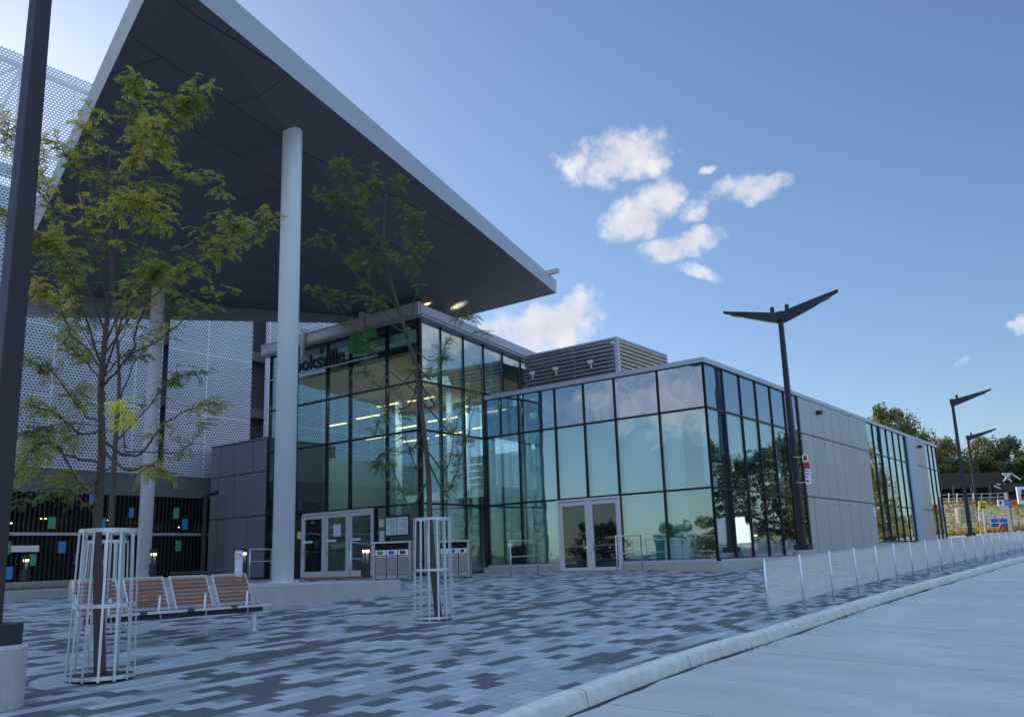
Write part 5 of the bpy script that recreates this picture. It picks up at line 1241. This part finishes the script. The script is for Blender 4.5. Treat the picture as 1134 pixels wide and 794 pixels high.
# parapet cctv boxes
for (s_, z) in ((12.55, 8.05), (33.2, 8.1)):
    p = C1+U3*s_+NU*.1
    MB().obox(p, U3, NU, -.16, .16, 0, .22, z, z+.16).build('wall_light', 'black_metal', low)
MB().obox(C1, U3, NU, 20.35, 20.8, .1, .12, 3.45, 3.95).build('wall_plate', 'paper', low)

# far trees
def far_proto(name, seed, H, Rw, leafm, nl=5200, leaf=.34):
    rnd = random.Random(seed); o = empty(name, (0, 0, 0)); tr = MB(); tr.tube([(0, 0, -1), (.1, 0, H*.25), (0, .2, H*.5), (.2, 0, H*.8)], [H*.03, H*.024, H*.016, .05], 8)
    blobs = []
    for k in range(20):
        a = rnd.random()*6.28; f = rnd.random(); zc = H*(.16+.76*f); rr = Rw*(1-.55*abs(f-.35)/.65)*rnd.uniform(.25, .8)
        c_ = Vector((math.cos(a)*rr, math.sin(a)*rr, zc)); br = Rw*rnd.uniform(.24, .46)*(1.05-.35*f); blobs.append((c_, br))
        tr.tube([(0, 0, zc*.55), (c_.x*.5, c_.y*.5, zc*.8), tuple(c_)], [H*.010, H*.007, .03], 5, cap=False)
    tr.build('trunk', 'barkfar', o, smooth=True)
    lv = MB()
    for k in range(nl):
        c_, br = blobs[int(rnd.random()**1.1*len(blobs))]; d = Vector((rnd.gauss(0, 1), rnd.gauss(0, 1), rnd.gauss(0, .75))).normalized(); rr = br*(.55+.5*rnd.random()**.6)
        if rnd.random() < .12: rr *= 1.2
        q = c_+d*rr; n = (d+Vector((rnd.gauss(0, .5), rnd.gauss(0, .5), rnd.gauss(.3, .5)))).normalized(); t = n.orthogonal().normalized(); a = rnd.random()*6.28; t = (t*math.cos(a)+n.cross(t)*math.sin(a)); b = n.cross(t); s_ = leaf*rnd.uniform(.5, 1.1)
        lv.v += [q-t*s_, q+b*s_*.5, q+t*s_, q-b*s_*.5]; i = len(lv.v)-4; lv.f.append((i, i+1, i+2, i+3))
    lv.build('crown', leafm, o, fix=False); return o
pr = [far_proto('broadleaf_tree', 1, 14, 6.2, 'leaffar', 7000, .30), far_proto('broadleaf_tree', 2, 14, 5.6, 'leaffar_gold', 6500, .30), far_proto('broadleaf_tree', 3, 11, 5.5, 'leaffar', 6000, .30)]
used = set()
def put(i, x, y, top, lab, group, w=1., rz=0):
    o = pr[i] if i not in used else copy_tree(pr[i]); used.add(i); H = (14, 14, 11)[i]; z = G(x, min(y, 84))+(3 if y > 98 and x > 20 else 0); s_ = (top-z)/H/.97
    o.location = (x, y, z); o.scale = (s_*w, s_*w, s_); o.rotation_euler.z = rz; tag(o, lab, 'tree', group); return o
grp = 'trees beyond the station on the right'
for i, (px, py, Y, pi, w, lab) in enumerate([
    (985, 450, 118, 1, .85, 'tall golden green tree leftmost behind the low roof'), (1018, 470, 122, 0, .9, 'dark green tree behind the end of the low building'), (960, 482, 125, 0, .9, 'tree mostly hidden behind the low roof at left of the wood'),
    (1046, 485, 116, 1, .85, 'orange tinged tree just left of the black single arm lamp'), (1076, 482, 124, 0, .9, 'sparse green tree between the two single arm lamps'), (1103, 488, 120, 2, 1.0, 'rounded green tree right of the thin grey lamp'),
    (1140, 496, 122, 0, .95, 'dark green tree at the right edge of the photo'), (1062, 508, 110, 2, 1.1, 'low bushy tree above the brown shelter roof'), (1100, 507, 110, 2, 1.2, 'low pale green bushy tree above the white struts'), (1130, 508, 110, 2, 1.2, 'low bushy tree above the right shelter roof')]):
    q = at(px, py, Y); put(pi, q.x, q.y, q.z, lab, grp, w, i*1.3)
# trees across the road: seen mirrored in the glass
labs = ['tree mirrored in the right glass face, nearest the corner', 'tree mirrored in the second bay of the right glass face', 'tree mirrored in the middle bays of the right glass face', 'tree mirrored beside the winged lamp', 'tree mirrored in the far glass bays', 'golden tree mirrored in the far glass bays', 'tree mirrored low in the right glass face', 'dark tree mirrored by the metal panels', 'tree mirrored at the end glass bay', 'tree mirrored behind the white truck']
for i, (x, y, t_, pi, w) in enumerate([(52, 40, 9, 0, 1.), (70, 54, 12, 2, 1.1), (80, 74, 16, 0, 1.), (58, 76, 14, 1, 1.), (72, 80, 15, 2, 1.2), (64, 30, 9, 2, 1.1), (76, 55, 12, 0, 1.1), (74, 92, 16, 1, 1.), (84, 70, 15, 0, 1.2), (62, 84, 13, 1, 1.1)]):
    put(pi, x, y, t_, labs[i], 'trees across the road', w, i*.9)
for i, (x, y, t_) in enumerate([(-92, 4, 7), (-98, 15, 8), (-88, -6, 6.5), (-104, 26, 8), (-95, -16, 7.5), (-80, -26, 6.5)]):
    put((2, 0)[i % 2], x, y, t_, ['first low tree mirrored in the front glass', 'second low tree mirrored in the front glass', 'third low tree mirrored in the front glass', 'fourth low tree mirrored in the front glass', 'fifth low tree mirrored in the front glass', 'sixth low tree mirrored in the front glass'][i], 'low trees mirrored in the front glass', 1.6, i)

# white box truck across the road
tk = empty('box_truck', (51, 60, G(51, 60)-.16), 'white box truck parked across the road, mirrored in the glass corner', 'truck'); tk.rotation_euler.z = 0
O_ = Vector((51, 60, 0)); z0 = G(51, 60)-.16
MB().obox(O_, U3, NU, -3.2, 1.4, -1.1, 1.1, z0+.85, z0+3.6).build('cargo_box', 'truckwhite', tk, bevel=.03)
MB().obox(O_, U3, NU, 1.5, 3.2, -1.0, 1.0, z0+.5, z0+2.1).build('cab', 'truckwhite', tk, bevel=.15)
MB().obox(O_, U3, NU, 2.3, 3.16, -1.01, 1.01, z0+1.35, z0+1.95).build('window', 'spandrel', tk); MB().obox(O_, U3, NU, -3.1, 3.0, -.45, .45, z0+.5, z0+.8).build('chassis', 'black_metal', tk)
for s_ in (-2.2, 2.3):
    for n_ in (-1.0, .75):
        c = O_+U3*s_+NU*n_; MB().tube([c+Vector((0, 0, z0+.42)), c+NU*.25+Vector((0, 0, z0+.42))], .42, 20).build('wheel', 'rubber', tk)

# ------------------------------------------------------------------ lights belonging to fixtures on the hall roof
for i, (px, py) in enumerate(((478, 334), (512, 342))):
    q = P(.35, (.9, 2.9)[i]); p = Vector((q.x, q.y, 0)); z = 12.2-.085*(.9, 2.9)[i]
    fx = empty('roof_uplight', (p.x, p.y, z-.1), ['uplight on the hall roof corner washing the canopy underside', 'second uplight on the hall roof washing the canopy underside', 'third uplight at the back of the hall roof'][i], 'uplight', 'uplights on the hall roof')
    MB().box(p.x-.12, p.x+.12, p.y-.1, p.y+.1, z-.12, z).build('housing', 'black_metal', fx)
    MB().box(p.x-.09, p.x+.09, p.y-.07, p.y+.07, z+.002, z+.01).build('lens', 'lampglow', fx)
    ld = bpy.data.lights.new('uplight_lamp', 'SPOT'); ld.energy = 130; ld.color = (1, .78, .48); ld.spot_size = R(62); ld.spot_blend = 1; ld.shadow_soft_size = .06
    lo_ = bpy.data.objects.new('uplight_lamp', ld); COL.objects.link(lo_); lo_.location = (0, 0, .14); lo_.rotation_euler = (math.pi, 0, 0); lo_.parent = fx
